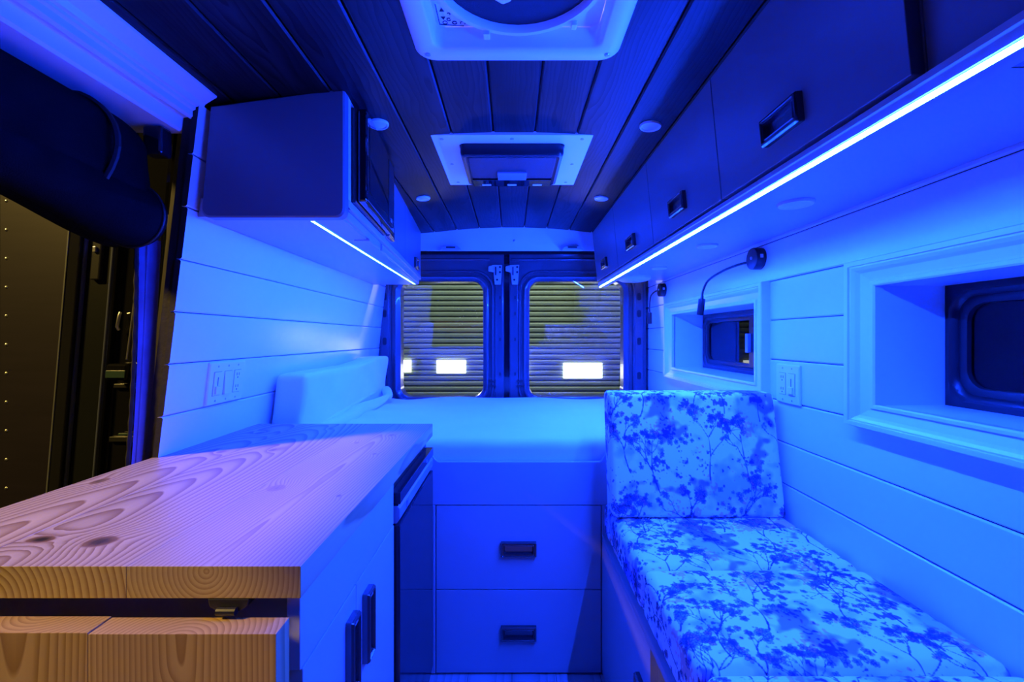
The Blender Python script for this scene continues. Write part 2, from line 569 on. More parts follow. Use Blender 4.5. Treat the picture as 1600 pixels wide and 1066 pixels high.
# ------------------------------------------------------------------ right wall windows
def window(n, y0, y1, slider, lab):
    root = bpy.data.objects.new('window_%d' % n, None)
    COL.objects.link(root)
    place(root, Vector((XR, (y0 + y1) / 2, OZ0 + ZO)), None)
    struct(root, lab, 'window')
    xg = 1.000
    # jamb boards lining the recess
    for nm, args in (('sill_board', (XR, xg, y0, y1, OZ0 - 0.012, OZ0)), ('head_board', (XR, xg, y0, y1, OZ1, OZ1 + 0.012)),
                     ('jamb_board', (XR, xg, y1, y1 + 0.012, OZ0 - 0.012, OZ1 + 0.012)), ('jamb_board', (XR, xg, y0 - 0.012, y0, OZ0 - 0.012, OZ1 + 0.012))):
        MB().box(*args).build(nm, TRIMW, root)
    # mitred picture-frame casing: four moulded pieces
    prof = [(0.0, -0.004), (0.0, 0.012), (0.004, 0.015), (0.012, 0.015), (0.015, 0.011), (0.020, 0.0115), (0.040, 0.016), (0.048, 0.023),
            (0.056, 0.027), (0.060, 0.027), (0.062, 0.031), (0.074, 0.031), (0.077, 0.028), (0.077, -0.004)]
    def corner(o, h, iy, iz):
        return (XR - h, (y1 + o) if iy else (y0 - o), (OZ1 + o * 0.84) if iz else (OZ0 - o * 0.74))
    for a, c in (((0, 0), (1, 0)), ((1, 0), (1, 1)), ((1, 1), (0, 1)), ((0, 1), (0, 0))):
        b = MB()
        b.loft([[corner(o, h, *a) for o, h in prof], [corner(o, h, *c) for o, h in prof]])
        b.build('casing', TRIMW, root)
    # black window frame with rounded opening
    cy, cz = (y0 + y1) / 2, (OZ0 + OZ1) / 2
    w, h = y1 - y0, OZ1 - OZ0
    def loop(dw, x, r):
        return [(x, p, q) for p, q in rrect(cy, cz, w - dw, h - dw, r)]
    b = MB()
    b.loft([loop(-0.02, xg + 0.03, 0.004), loop(-0.02, xg, 0.004), loop(0.02, xg - 0.002, 0.03), loop(0.032, xg - 0.008, 0.04), loop(0.046, xg - 0.006, 0.042),
            loop(0.056, xg + 0.004, 0.042), loop(0.072, xg + 0.002, 0.042), loop(0.088, xg + 0.006, 0.04), loop(0.092, xg + 0.016, 0.04)], False, False)
    b.build('window_frame', BLACKP, root, smooth=True)
    MB().loft([loop(0.085, xg + 0.014, 0.04), loop(0.085, xg + 0.018, 0.04)]).build('pane', GLASSD, root)
    if slider:
        ym = y0 + 0.30
        st = MB().box(xg - 0.006, xg + 0.012, ym - 0.035, ym + 0.035, cz - h / 2 + 0.03, cz + h / 2 - 0.03).build('sash_bar', BLACKP, root, bevel=0.003)
        MB().box(xg - 0.006, xg + 0.012, ym - 0.075, ym - 0.055, cz - h / 2 + 0.03, cz + h / 2 - 0.03).build('sash_bar', BODYD, root, bevel=0.003)
        MB().box(xg - 0.022, xg - 0.006, ym + 0.015, ym + 0.037, cz - 0.045, cz + 0.035).build('catch', LABELP, st, bevel=0.003)
    return root

window(1, *OPEN[0], True, 'recessed sliding window in the white plank wall above the upright cushion')
window(2, *OPEN[1], False, 'large recessed window at the right edge with moulded white casing')

# ------------------------------------------------------------------ rear doors
def rear_door(n, x0, x1, wx0, wx1, lab):
    root = bpy.data.objects.new('door_%d' % n, None)
    COL.objects.link(root)
    place(root, Vector(((x0 + x1) / 2, 2.85, -1.15 + ZO)), None)
    struct(root, lab, 'door')
    yf = 2.835
    wz0, wz1 = -0.375, 0.355
    cx, cz = (wx0 + wx1) / 2, (wz0 + wz1) / 2
    w, h = wx1 - wx0, wz1 - wz0
    hinge = -1 if n == 1 else 1
    def L(d, y, r):
        return [(p, y, q) for p, q in rrect(cx, cz, w + 2 * d, h + 2 * d, r, 8)]
    outer = lambda y: [(p, y, q) for p, q in rrect((x0 + x1) / 2, -0.28, x1 - x0, 1.74, 0.006, 8)]
    b = MB()
    b.loft([outer(2.90), outer(yf), L(0.066, yf, 0.12), L(0.062, yf - 0.010, 0.118), L(0.053, yf - 0.011, 0.112), L(0.048, yf + 0.006, 0.108),
            L(0.030, yf + 0.006, 0.092)], False, False)
    b.build('inner_panel', BODY, root)
    b = MB()
    b.loft([L(0.032, yf + 0.006, 0.092), L(0.030, yf - 0.010, 0.090), L(0.022, yf - 0.014, 0.084), L(0.010, yf - 0.008, 0.075), L(0.004, yf + 0.004, 0.070),
            L(-0.004, yf + 0.008, 0.066), L(-0.006, yf + 0.085, 0.066)], False, False)
    b.build('window_gasket', BODY, root, smooth=True)
    tl = lambda pts: [(p, y - 0.105 * (q - cz), q) for p, y, q in pts]
    MB().loft([tl(L(-0.002, yf + 0.042, 0.068)), tl(L(-0.002, yf + 0.047, 0.068))]).build('pane', GLASS, root)
    # top rail ridge
    MB().prism([(yf, 0.478), (yf - 0.010, 0.482), (yf - 0.012, 0.488), (yf, 0.494)], 'x', x0 + 0.01, x1 - 0.09 if n == 1 else x1 - 0.01).build('top_rail', BODY, root)
    # side channel by the hinge with oval slots
    xa = x0 + 0.018 if n == 1 else x1 - 0.072
    MB().box(xa, xa + 0.054, yf - 0.012, yf + 0.002, -0.55, 0.37).build('hinge_channel', BODY, root, bevel=0.004)
    for z in (0.255, 0.150, -0.022, -0.235):
        MB().loft([[(p, y, q) for p, q in rrect(xa + 0.026, z, 0.024, 0.046, 0.010, 4)] for y in (yf - 0.0135, yf - 0.011)]).build('slot', GAP, root)
    # edge lip by the centre gap, with small fastener slots
    xe = x1 - 0.055 if n == 1 else x0 + 0.004
    MB().box(xe, xe + 0.050, yf - 0.006, yf + 0.002, -0.55, 0.35).build('meeting_stile', BODY, root, bevel=0.004)
    for z in (0.24, 0.14, -0.02, -0.235):
        MB().box(xe + 0.026, xe + 0.036, yf - 0.0075, yf - 0.005, z, z + 0.02).build('slot', GAP, root)
    # catch at the top by the centre gap
    xc = x1 - 0.060 if n == 1 else x0 + 0.012
    k = MB().prism([(xc + 0.004, 0.330), (xc + 0.040, 0.330), (xc + 0.048, 0.450), (xc - 0.004, 0.450), (xc - 0.036, 0.440), (xc - 0.036, 0.412), (xc - 0.004, 0.405)],
                   'y', yf - 0.030, yf - 0.006).build('latch', CAB, root, bevel=0.003)
    for dx, dz in ((0.036, 0.436), (0.036, 0.405), (0.018, 0.358)):
        MB().lathe((xc + dx, yf - 0.030, dz), (0, -1, 0), [(0.007, 0.0), (0.007, 0.002)], 10).build('bolt', GAP, k)
    MB().box(xc + 0.006, xc + 0.014, yf - 0.036, yf - 0.029, 0.385, 0.438).build('pawl', BLACKP, k, bevel=0.001)
    b = MB()
    b.box(wx1 + 0.035 if n == 1 else wx0 - 0.075, wx1 + 0.075 if n == 1 else wx0 - 0.035, yf - 0.02, yf - 0.004, -0.275, -0.265)
    b.box(wx1 + 0.035 if n == 1 else wx0 - 0.075, wx1 + 0.075 if n == 1 else wx0 - 0.035, yf - 0.02, yf - 0.004, -0.305, -0.295)
    b.build('clip', BLACKP, root)
    return root

rear_door(1, -0.834, -0.050, -0.700, -0.176, 'dark rear van door nearest the bolster with slatted shutter behind its glass')
rear_door(2, -0.016, 0.834, 0.104, 0.700, 'dark rear van door nearest the reading lamps with shutter behind its glass')
b = MB()
b.box(-0.050, -0.016, 2.850, 2.90, -1.15, 0.59)
b.box(-0.90, -0.836, 2.842, 2.90, -1.15, 0.62)
b.box(0.836, 0.92, 2.842, 2.90, -1.15, 0.62)
b.box(-0.90, 0.92, 2.80, 2.86, 0.515, 0.64)
b.box(-0.60, 0.60, 2.62, 2.80, 0.600, 0.64)
trim_3 = struct(b.build('trim_3', BODYD), 'black rear door surround and weather seal between the two doors', 'door surround')

# ------------------------------------------------------------------ pulls
def pull(parent, M, L=0.118, H=0.050, name='handle'):
    """Rectangular campaign pull: bevelled frame, sunk plate and finger lip. Local u = length, v = height, n = outward."""
    b = MB()
    def lp(d, n):
        return [(p, q, n) for p, q in rrect(0, 0, L - d, H - d, 0.002, 2)]
    b.loft([lp(0, 0), lp(0, 0.010), lp(0.004, 0.014), lp(0.010, 0.0145), lp(0.014, 0.011), lp(0.018, 0.011), lp(0.022, 0.013), lp(0.027, 0.002), ], True, True)
    b.xf(M)
    o = b.build(name, BRONZE, parent, label='dark bronze rectangular pull')
    return o

# ------------------------------------------------------------------ right overhead cabinets
def xdoor(z):
    return 0.4820 - (z - 0.318) * 0.0958

EDGES = [0.548, 1.046, 1.548, 2.062, 2.58]
RCAB_LAB = ['overhead cabinet nearest the camera, with the largest pull in view', 'overhead cabinet above the near reading lamp, second from the camera',
            'overhead cabinet, third from the camera along the bright strip', 'overhead cabinet beside the rear doors, smallest in view']
for i in range(4):
    y0, y1 = EDGES[i], EDGES[i + 1]
    t = thing('overhead_cabinet', RCAB_LAB[i], 'cabinet', ((0.5 + XR) / 2, (y0 + y1) / 2, 0.312), 'overhead cabinets along the window wall')
    MB().prism([(0.5005, 0.312), (0.476, 0.598), (0.845, 0.598 - 0.05), (0.845, 0.325), (0.56, 0.325), (0.56, 0.312)], 'y', y0, y1).build('body', CAB, t)
    b = MB()
    g = 0.0015
    b.hexa([(xdoor(0.318), y0 + g, 0.318), (xdoor(0.318) + 0.018, y0 + g, 0.318), (xdoor(0.318) + 0.018, y1 - g, 0.318), (xdoor(0.318), y1 - g, 0.318),
            (xdoor(0.596), y0 + g, 0.596), (xdoor(0.596) + 0.018, y0 + g, 0.596), (xdoor(0.596) + 0.018, y1 - g, 0.596), (xdoor(0.596), y1 - g, 0.596)])
    d = b.build('door', OVER, t, bevel=0.0012)
    zc_ = 0.380
    M = frame_m((xdoor(zc_), (y0 + y1) / 2, zc_), (0, 1, 0), (-0.0958, 0, 1), (-1, 0, -0.0958))
    pull(d, M, 0.108, 0.050)

# carcass continues past the doors towards the cab
b = MB()
b.prism([(0.5005, 0.312), (0.476, 0.598), (0.845, 0.548), (0.845, 0.325), (0.56, 0.325), (0.56, 0.312)], 'y', -0.42, 0.546)
tag(b.build('cabinet_end_section', OVER), 'doorless recessed cabinet end section in the upper right corner', 'cabinet')
# continuous light rail under the doors
b = MB()
b.prism([(0.486, 0.3115), (0.486, 0.303), (0.4875, 0.300), (0.4905, 0.290), (0.493, 0.288), (0.532, 0.288), (0.532, 0.3115)], 'y', -0.42, 2.58)
tag(b.build('light_rail', CAB), 'stepped painted rail under the long row of overhead cabinets', 'light rail')
b = MB()
b.prism([(0.4920, 0.2878), (0.4920, 0.2840), (0.4985, 0.2840), (0.4985, 0.2878)], 'y', 0.40, 2.56)
b.mi = [1, 1, 0, 0, 1, 1]
tag(b.build('led_strip', LEDM, mats2=[PLATE]), 'long glowing blue-white light strip under the cabinet row above the windows', 'light strip')

def puck(name, c, axis, r, lab, cat, group):
    t = thing(name, lab, cat, c, group)
    a = Vector(axis)
    MB().lathe(c, axis, [(r, 0.0), (r, 0.003), (r * 0.93, 0.0065), (r * 0.80, 0.0065), (r * 0.74, 0.004)], 32).build('trim_ring', PLATE, t, smooth=True)
    MB().lathe(c, axis, [(r * 0.72, 0.003), (r * 0.72, 0.0048), (r * 0.5, 0.0058), (0.001, 0.0060)], 32).build('lens', LENS, t, smooth=True)
    return t

for (x, y, r, lab) in ((0.683, 1.095, 0.040, 'largest unlit puck light under the overhead cabinet, nearest the camera'),
                       (0.686, 1.60, 0.036, 'unlit puck light under the overhead cabinet above the near reading lamp'),
                       (0.680, 2.10, 0.036, 'small unlit puck light under the cabinets, farthest round one from the camera')):
    puck('puck_light', (x, y, 0.325), (0, 0, -1), r, lab, 'light', 'puck lights under the overhead cabinets')
# oval dome lamp at the far end of the soffit
t = thing('dome_light', 'pale oval dome lamp under the far end of the cabinets', 'light', (0.655, 2.44, 0.30))
b = MB()
lo = []
for s, z in ((1.0, 0.325), (1.0, 0.318), (0.96, 0.311), (0.80, 0.305), (0.5, 0.302), (0.05, 0.3015)):
    lo.append([(0.655 + 0.085 * s * math.cos(q), 2.44 + 0.10 * s * math.sin(q), z) for q in [2 * math.pi * k / 32 for k in range(32)]])
b.loft(lo)
b.build('dome', PLATE, t, smooth=True)
MB().lathe((0.655, 2.44, 0.3016), (0, 0, -1), [(0.012, 0), (0.012, 0.004), (0.008, 0.006)], 14).build('button', LENS, t)

for (x, y, lab) in ((-0.383, 1.297, 'round ceiling light beside the black microwave'), (0.397, 1.305, 'round ceiling light nearest the long cabinet row'),
                    (-0.388, 1.985, 'far small round ceiling light near the left cabinet doors'), (0.390, 1.985, 'far small round ceiling light near the right cabinet doors')):
    puck('ceiling_light', (x, y, zc(x)), (0.06 * (-1 if x < 0 else 1) * -1, 0, -1), 0.031, lab, 'light', 'round ceiling lights')

# ------------------------------------------------------------------ left overhead cabinet, microwave, strip
def xface(y):
    return -0.412 - 0.073 * (y - 1.14)

def wl(z):
    return XL + LEAN * z + 0.002

t = thing('overhead_cabinet', 'overhead cabinet with rounded end panel that holds the black microwave', 'cabinet', (-0.62, 1.85, 0.30))
b = MB()
YE = 2.58
b.hexa([(wl(0.302), 1.136, 0.302), (xface(1.136) - 0.018, 1.136, 0.302), (xface(YE) - 0.018, YE, 0.302), (wl(0.302), YE, 0.302),
        (wl(0.35), 1.136, 0.349), (xface(1.136) - 0.018, 1.136, 0.349), (xface(YE) - 0.018, YE, 0.349), (wl(0.35), YE, 0.349)])
b.build('soffit_box', CAB, t)
b = MB()
b.hexa([(wl(0.35), 1.60, 0.35), (xface(1.60) - 0.018, 1.60, 0.35), (xface(YE) - 0.018, YE, 0.35), (wl(0.35), YE, 0.35),
        (wl(0.56), 1.60, 0.575), (xface(1.60) - 0.018, 1.60, 0.60), (xface(YE) - 0.018, YE, 0.60), (wl(0.56), YE, 0.575)])
b.build('body', CAB, t)
# end panel facing the camera, bottom corners rounded
def endloop(y, d=0.0):
    xa, xb = wl(0.40) + 0.03 + d, xface(1.14) - d
    z0, z1 = 0.296 + d, 0.615 - d
    p = []
    for k in range(7):
        a = math.radians(180 + 90 * k / 6)
        p.append((xa - 0.022 + 0.02 + 0.02 * math.cos(a), y, z0 + 0.02 + 0.02 * math.sin(a)))
    for k in range(7):
        a = math.radians(270 + 90 * k / 6)
        p.append((xb - 0.02 + 0.02 * math.cos(a), y, z0 + 0.02 + 0.02 * math.sin(a)))
    p += [(xb, y, z1), (xa, y, z1 - 0.045)]
    return p
MB().loft([endloop(1.146), endloop(1.122), endloop(1.118, 0.004)]).build('end_panel', OVER, t, smooth=False)
# face frame: stile by the end panel, stiles, top strip and rail under the microwave
def fbox(y0, y1, z0, z1, d0=-0.018, d1=0.0):
    return MB().hexa([(xface(y0) + d0, y0, z0), (xface(y0) + d1, y0, z0), (xface(y1) + d1, y1, z0), (xface(y1) + d0, y1, z0),
                      (xface(y0) + d0, y0, z1), (xface(y0) + d1, y0, z1), (xface(y1) + d1, y1, z1), (xface(y1) + d0, y1, z1)])
fbox(1.146, 1.172, 0.330, 0.615).build('stile', TRIMW, t, bevel=0.001)
fbox(1.565, 1.60, 0.349, 0.612).build('stile', CAB, t, bevel=0.001)
fbox(1.172, 1.565, 0.598, 0.615).build('top_rail', CAB, t)
fbox(1.146, YE, 0.330, 0.349, -0.018, 0.001).build('bottom_rail', CAB, t, bevel=0.001)
fbox(1.60, YE, 0.306, 0.3295, -0.02, -0.010).build('light_rail', CAB, t, bevel=0.002)
fbox(1.150, 1.57, 0.306, 0.3295, -0.02, -0.010).build('light_rail', CAB, t, bevel=0.002)
fbox(1.40, 1.47, 0.2985, 0.3055, -0.055, -0.008).build('shelf_cleat', CAB, t, bevel=0.001)
# box that lines the microwave bay
b = MB()
b.hexa([(wl(0.35), 1.146, 0.350), (-0.72, 1.146, 0.350), (-0.72, 1.60, 0.350), (wl(0.35), 1.60, 0.350),
        (wl(0.56), 1.146, 0.58), (-0.72, 1.146, 0.58), (-0.72, 1.60, 0.58), (wl(0.56), 1.60, 0.58)])
b.build('bay_back', CABD, t)
for y0, y1, hy in ((1.602, 2.03, 1.69), (2.034, 2.578, 2.20)):
    d = fbox(y0, y1, 0.351, 0.612).build('door', OVER, t, bevel=0.001)
    y = 1.655 if y0 < 2 else 2.36
    M = frame_m((xface(y), y, 0.385), (-0.073, 1, 0), (0, 0, 1), (1, 0.073, 0))
    pull(d, M, 0.10, 0.052)

# microwave
t = thing('microwave', 'black glossy microwave built into the overhead cabinet', 'microwave', (-0.50, 1.37, 0.3505))
fbox(1.176, 1.562, 0.3505, 0.597, -0.285, 0.012).build('body', BLACKP, t, bevel=0.004)
dr = fbox(1.178, 1.560, 0.3535, 0.5945, 0.013, 0.040).build('door', BLACKG, t, bevel=0.007, seg=4)
fbox(1.205, 1.440, 0.385, 0.563, 0.0400, 0.0410).build('door_window', BLACKG, dr, bevel=0.0004)
fbox(1.462, 1.540, 0.372, 0.576, 0.0400, 0.0410).build('control_panel', BLACKP, dr, bevel=0.0004)
fbox(1.485, 1.515, 0.380, 0.392, 0.0410, 0.0420).build('button', LABELP, dr, bevel=0.0004)

# left strip
b = MB()
p0, p1 = (-0.509, 1.160), (-0.541, 2.53)
b.hexa([(p0[0] - 0.0038, p0[1], 0.2975), (p0[0] + 0.0038, p0[1], 0.2975), (p1[0] + 0.0038, p1[1], 0.2975), (p1[0] - 0.0038, p1[1], 0.2975),
        (p0[0] - 0.0038, p0[1], 0.3018), (p0[0] + 0.0038, p0[1], 0.3018), (p1[0] + 0.0038, p1[1], 0.3018), (p1[0] - 0.0038, p1[1], 0.3018)])
b.mi = [0, 1, 1, 1, 1, 1]
tag(b.build('led_strip', LEDL, mats2=[PLATE]), 'short glowing blue-white light strip under the microwave cabinet', 'light strip')

# ------------------------------------------------------------------ ceiling fan vent
def XY(pts, z):
    return [(p, q, z) for p, q in pts]

FX, FY = 0.012, 0.800
zt = 0.6315
t = thing('roof_vent_fan', 'white square roof vent with dark round fan in the ceiling', 'vent fan', (FX, FY, 0.60))
b = MB()
b.loft([XY(rrect(FX, FY, 0.440, 0.440, 0.040), zt), XY(rrect(FX, FY, 0.440, 0.440, 0.040), zt - 0.008), XY(rrect(FX, FY, 0.434, 0.434, 0.038), zt - 0.011),
        XY(rrect(FX, FY, 0.362, 0.362, 0.022), zt - 0.011), XY(rrect(FX, FY, 0.352, 0.352, 0.020), zt - 0.006), XY(rrect(FX, FY, 0.346, 0.346, 0.020), zt + 0.040)], False, False)
tr = b.build('trim_frame', VENT, t, smooth=True)
for dx, dy in ((-1, 1), (1, 1), (-1, -1), (1, -1), (0, -1)):
    MB().lathe((FX + dx * 0.196, FY + dy * 0.196, zt - 0.011), (0, 0, -1), [(0.006, 0), (0.006, 0.0015), (0.003, 0.0025)], 12).build('screw', CHROME, tr)
zp = zt + 0.034
b = MB()
n = 48
circ = lambda r, z: [(FX + r * math.cos(2 * math.pi * k / n), FY + r * math.sin(2 * math.pi * k / n), z) for k in range(n)]
sq = lambda z: [(FX + max(-0.173, min(0.173, 0.26 * math.cos(2 * math.pi * k / n))), FY + max(-0.173, min(0.173, 0.26 * math.sin(2 * math.pi * k / n))), z) for k in range(n)]
b.loft([sq(zp), circ(0.150, zp)], False, False)
bp = b.build('corner_plate', VENT, t)
b = MB()
b.loft([circ(0.168, zp), circ(0.168, zp - 0.020), circ(0.164, zp - 0.026), circ(0.155, zp - 0.026), circ(0.150, zp - 0.018), circ(0.150, zp + 0.02)], False, False)
rg = b.build('fan_ring', VENT, t, smooth=True)
b = MB()
b.loft([circ(0.151, zp - 0.012), circ(0.08, zp - 0.013), circ(0.002, zp - 0.013)], False, True)
b.build('insect_screen', SCREEN, t)
MB().prism([(FX - 0.055, FY + 0.025), (FX - 0.025, FY + 0.020), (FX - 0.008, FY + 0.045), (FX - 0.014, FY + 0.062), (FX - 0.030, FY + 0.070), (FX - 0.045, FY + 0.058)],
           'z', zp - 0.030, zp - 0.0135).build('fan_knob', VENT, t, bevel=0.004)
MB().box(FX - 0.072, FX - 0.058, FY + 0.146, FY + 0.166, zp - 0.034, zp - 0.024).build('screen_clip', VENT, rg, bevel=0.002)
MB().box(FX + 0.108, FX + 0.120, FY + 0.118, FY + 0.135, zp - 0.034, zp - 0.024).build('screen_clip', VENT, rg, bevel=0.002)
# printed symbols on the corner plate
def flat(poly, name='symbol'):
    MB().prism(poly, 'z', zp - 0.0008, zp - 0.0001).build(name, INK, bp)
def ringpoly(cx, cy, r0, r1, a0=0, a1=360, n=18):
    p = [(cx + r1 * math.cos(math.radians(a0 + (a1 - a0) * k / n)), cy + r1 * math.sin(math.radians(a0 + (a1 - a0) * k / n))) for k in range(n + 1)]
    p += [(cx + r0 * math.cos(math.radians(a1 - (a1 - a0) * k / n)), cy + r0 * math.sin(math.radians(a1 - (a1 - a0) * k / n))) for k in range(n + 1)]
    return p
ex, ey = FX - 0.172, FY + 0.172
flat([(ex + 0.012, ey - 0.045), (ex + 0.022, ey - 0.045), (ex + 0.017, ey - 0.056)])
flat([(ex + 0.012, ey - 0.030), (ex + 0.022, ey - 0.030), (ex + 0.017, ey - 0.020)])
flat([(ex + 0.006, ey - 0.065), (ex + 0.0075, ey - 0.065), (ex + 0.0075, ey - 0.008), (ex + 0.058, ey - 0.0025), (ex + 0.058, ey - 0.001), (ex + 0.006, ey - 0.006)], 'printed_line')
flat(ringpoly(ex + 0.019, ey - 0.0125, 0.0038, 0.0055, 0, 340))
flat(ringpoly(ex + 0.028, ey - 0.022, 0.0025, 0.0048, 20, 320))
flat(ringpoly(ex + 0.039, ey - 0.0120, 0.0030, 0.0056, 0, 340))
flat(ringpoly(ex + 0.056, ey - 0.0105, 0.0042, 0.0056, 150, 400))
flat(ringpoly(ex + 0.030, ey - 0.038, 0.0020, 0.0035, 200, 420))

# ------------------------------------------------------------------ ceiling air unit with white plate
AX, AY = 0.0, 1.625
t = thing('ceiling_air_unit', 'black textured ceiling unit hanging in a white screwed plate', 'air unit', (AX, AY, 0.55))
b = MB()
b.loft([XY(rrect(AX, AY, 0.502, 0.455, 0.003), 0.634), XY(rrect(AX, AY, 0.502, 0.455, 0.003), 0.6235), XY(rrect(AX, AY, 0.500, 0.453, 0.003), 0.6225),
        XY(rrect(AX, 1.610, 0.342, 0.308, 0.02), 0.6225), XY(rrect(AX, 1.610, 0.342, 0.308, 0.02), 0.640)], False, False)
pl = b.build('mounting_plate', VENT, t)
for x, y in ((-0.22, 1.425), (0.0, 1.422), (0.22, 1.425), (-0.215, 1.63), (0.215, 1.63), (-0.215, 1.82), (0.215, 1.82)):
    MB().lathe((x, y, 0.6225), (0, 0, -1), [(0.006, 0), (0.006, 0.0015), (0.003, 0.0025)], 12).build('screw', CHROME, pl)
UY = 1.610
b = MB()
b.loft([XY(rrect(AX, UY, 0.336, 0.300, 0.020), 0.640), XY(rrect(AX, UY, 0.336, 0.300, 0.020), 0.600), XY(rrect(AX, UY, 0.330, 0.294, 0.020), 0.590),
        XY(rrect(AX, UY, 0.312, 0.276, 0.016), 0.5865), XY(rrect(AX, UY, 0.304, 0.268, 0.014), 0.590)], True, True)
b.build('housing', BLACKP, t, smooth=True)
MB().tube([(AX - 0.150, 1.468, 0.5885), (AX, 1.4675, 0.5885), (AX + 0.150, 1.468, 0.5885)], 0.0035, 10).build('front_bead', BODY, t)
b = MB()
b.loft([XY(rrect(AX, 1.580, 0.290, 0.190, 0.010), 0.5895), XY(rrect(AX, 1.580, 0.286, 0.186, 0.010), 0.5870)], False, True)
b.build('textured_panel', TEXTP, t)
MB().box(AX - 0.052, AX + 0.052, 1.606, 1.676, 0.580, 0.588).build('display_plate', LABELP, t, bevel=0.002)
MB().box(AX - 0.146, AX + 0.146, 1.684, 1.752, 0.583, 0.5895).build('control_bar', BLACKG, t, bevel=0.002)
for dx in (-0.096, 0.0, 0.096):
    MB().box(AX + dx - 0.017, AX + dx + 0.017, 1.728, 1.739, 0.5815, 0.5832).build('indicator_label', PLATE, t)

# ------------------------------------------------------------------ worktop, drop leaf, base cabinet, fridge
PINE_L, PINE_D = (0.58, 0.43, 0.17), (0.24, 0.115, 0.032)
CT = -0.289
CB = CT - 0.0405
def board(parent, x0, x1, y0, y1, z0, z1, mat, name='board', bevel=0.0006):
    return MB().box(x0, x1, y0, y1, z0, z1).build(name, mat, parent, bevel=bevel)

t = thing('worktop', 'knotty pine worktop with glued boards and bare end grain', 'worktop', (-0.56, 1.05, CB))
Y0, Y1 = 0.575, 1.530
yc = (Y0 + Y1) / 2
boards = [(-0.868, -0.705, dict(pith=(0.03, -0.06), tilt=(0.02, -0.10), knots=[(-0.045, -0.135, 0.014, 0.55, 0.6), (0.02, 0.33, 0.014, 0.45, 0.6), (0.05, 0.10, 0.010, 0.2, 0.6)])),
          (-0.7048, -0.4871, dict(pith=(-0.050, -0.0625), tilt=(0.05, -0.12), knots=[(-0.078, -0.400, 0.021, 1.0, 1.5), (0.012, -0.408, 0.024, 0.85, 1.2), (-0.02, 0.12, 0.010, 0.35, 0.6), (0.02, 0.40, 0.008, 0.3, 0.6)])),
          (-0.4869, -0.267, dict(pith=(-0.007, 0.020), tilt=(0.004, -0.030), knots=[(-0.076, -0.178, 0.019, 0.15, 0.9), (0.035, 0.08, 0.006, 0.5, 0.6), (-0.05, 0.20, 0.008, 0.25, 0.6), (0.06, -0.22, 0.005, 0.6, 0.6), (0.02, 0.30, 0.010, 0.3, 0.6)]))]
for i, (a, c, kw) in enumerate(boards):
    m = wood('pine_board_%d' % i, PINE_L, PINE_D if i != 2 else (0.33, 0.19, 0.065), 0.0088 if i != 2 else 0.0064, amp=0.022 if i != 2 else 0.030, rough=0.45, bmp=0.06, **kw)
    board(t, a, c, Y0, Y1, CB, CT, m)

t = thing('drop_leaf', 'pine drop leaf hanging folded below the end of the worktop', 'drop leaf', (-0.6, 0.556, -1.0))
LY0, LY1 = 0.5425, 0.5755 - 0.0015
LT = -0.353
leafm = [wood('pine_leaf_%d' % i, (0.62, 0.42, 0.15), (0.33, 0.18, 0.045), 0.0066, pith=p, tilt=tl, amp=0.02, rough=0.42, knots=kn)
         for i, (p, tl, kn) in enumerate((((0.02, -0.05), (0.0, 0.05), ()), ((0.0, 0.045), (0.0, -0.03), ((-0.01, 0.24, 0.008, 0.9, 0.8),))))]
def leafboard(x0, x1, mat, z1):
    # local Y runs along the grain (vertical here): build flat, then stand it up
    L = z1 + 0.98
    b = MB().box((x0 - x1) / 2, (x1 - x0) / 2, -L / 2, L / 2, -0.01625, 0.01625)
    o = b.build('board', mat, None, bevel=0.0006, origin=(0, 0, 0))
    o.rotation_euler = (math.pi / 2, 0, 0)
    del WLOC[o.name]
    place(o, Vector(((x0 + x1) / 2, (LY0 + LY1) / 2, (z1 - 0.98) / 2 + ZO)), t)
    return o
leafboard(-0.505, -0.281, leafm[1], LT)
leafboard(-0.7205, -0.5053, leafm[0], LT + 0.0015)
leafboard(-0.866, -0.7208, leafm[0], LT)
for x in (-0.358, -0.72):
    b = MB()
    b.prism([(x - 0.026, CB - 0.0005), (x - 0.024, CB - 0.010), (x - 0.014, CB - 0.016), (x + 0.014, CB - 0.016), (x + 0.024, CB - 0.010), (x + 0.026, CB - 0.0005)], 'y', 0.574, 0.6215)
    hg = b.build('hinge', BLACKP, t, bevel=0.001, label='black folding hinge under the worktop edge')
    MB().tube([(x - 0.012, 0.571, CB - 0.014), (x + 0.012, 0.571, CB - 0.014)], 0.005, 12).build('hinge_pin', BLACKP, hg)

t = thing('base_cabinet', 'pale painted base cabinet under the pine worktop with two tall doors', 'cabinet', (-0.56, 0.82, -1.15))
FX0 = -0.2765
MB().box(-0.86, FX0 - 0.018, 0.622, 1.062, -1.15, CB - 0.0005).build('body', CAB, t)
MB().box(FX0 - 0.0178, FX0, 0.594, 1.062, -0.4345, CB - 0.0005).build('apron', CAB, t, bevel=0.001)
for y0, y1, hy in ((0.600, 0.8035, 0.772), (0.8055, 1.061, 0.856)):
    d = MB().box(FX0 - 0.0175, FX0 + 0.001, y0, y1, -1.06, -0.4365).build('door', CAB, t, bevel=0.001)
    M = frame_m((FX0 + 0.001, hy, -0.537), (0, 0, 1), (0, -1, 0), (1, 0, 0))
    pull(d, M, 0.128, 0.040)
MB().box(-0.84, FX0 - 0.05, 0.60, 1.06, -1.149, -1.065).build('kick_board', CABD, t)

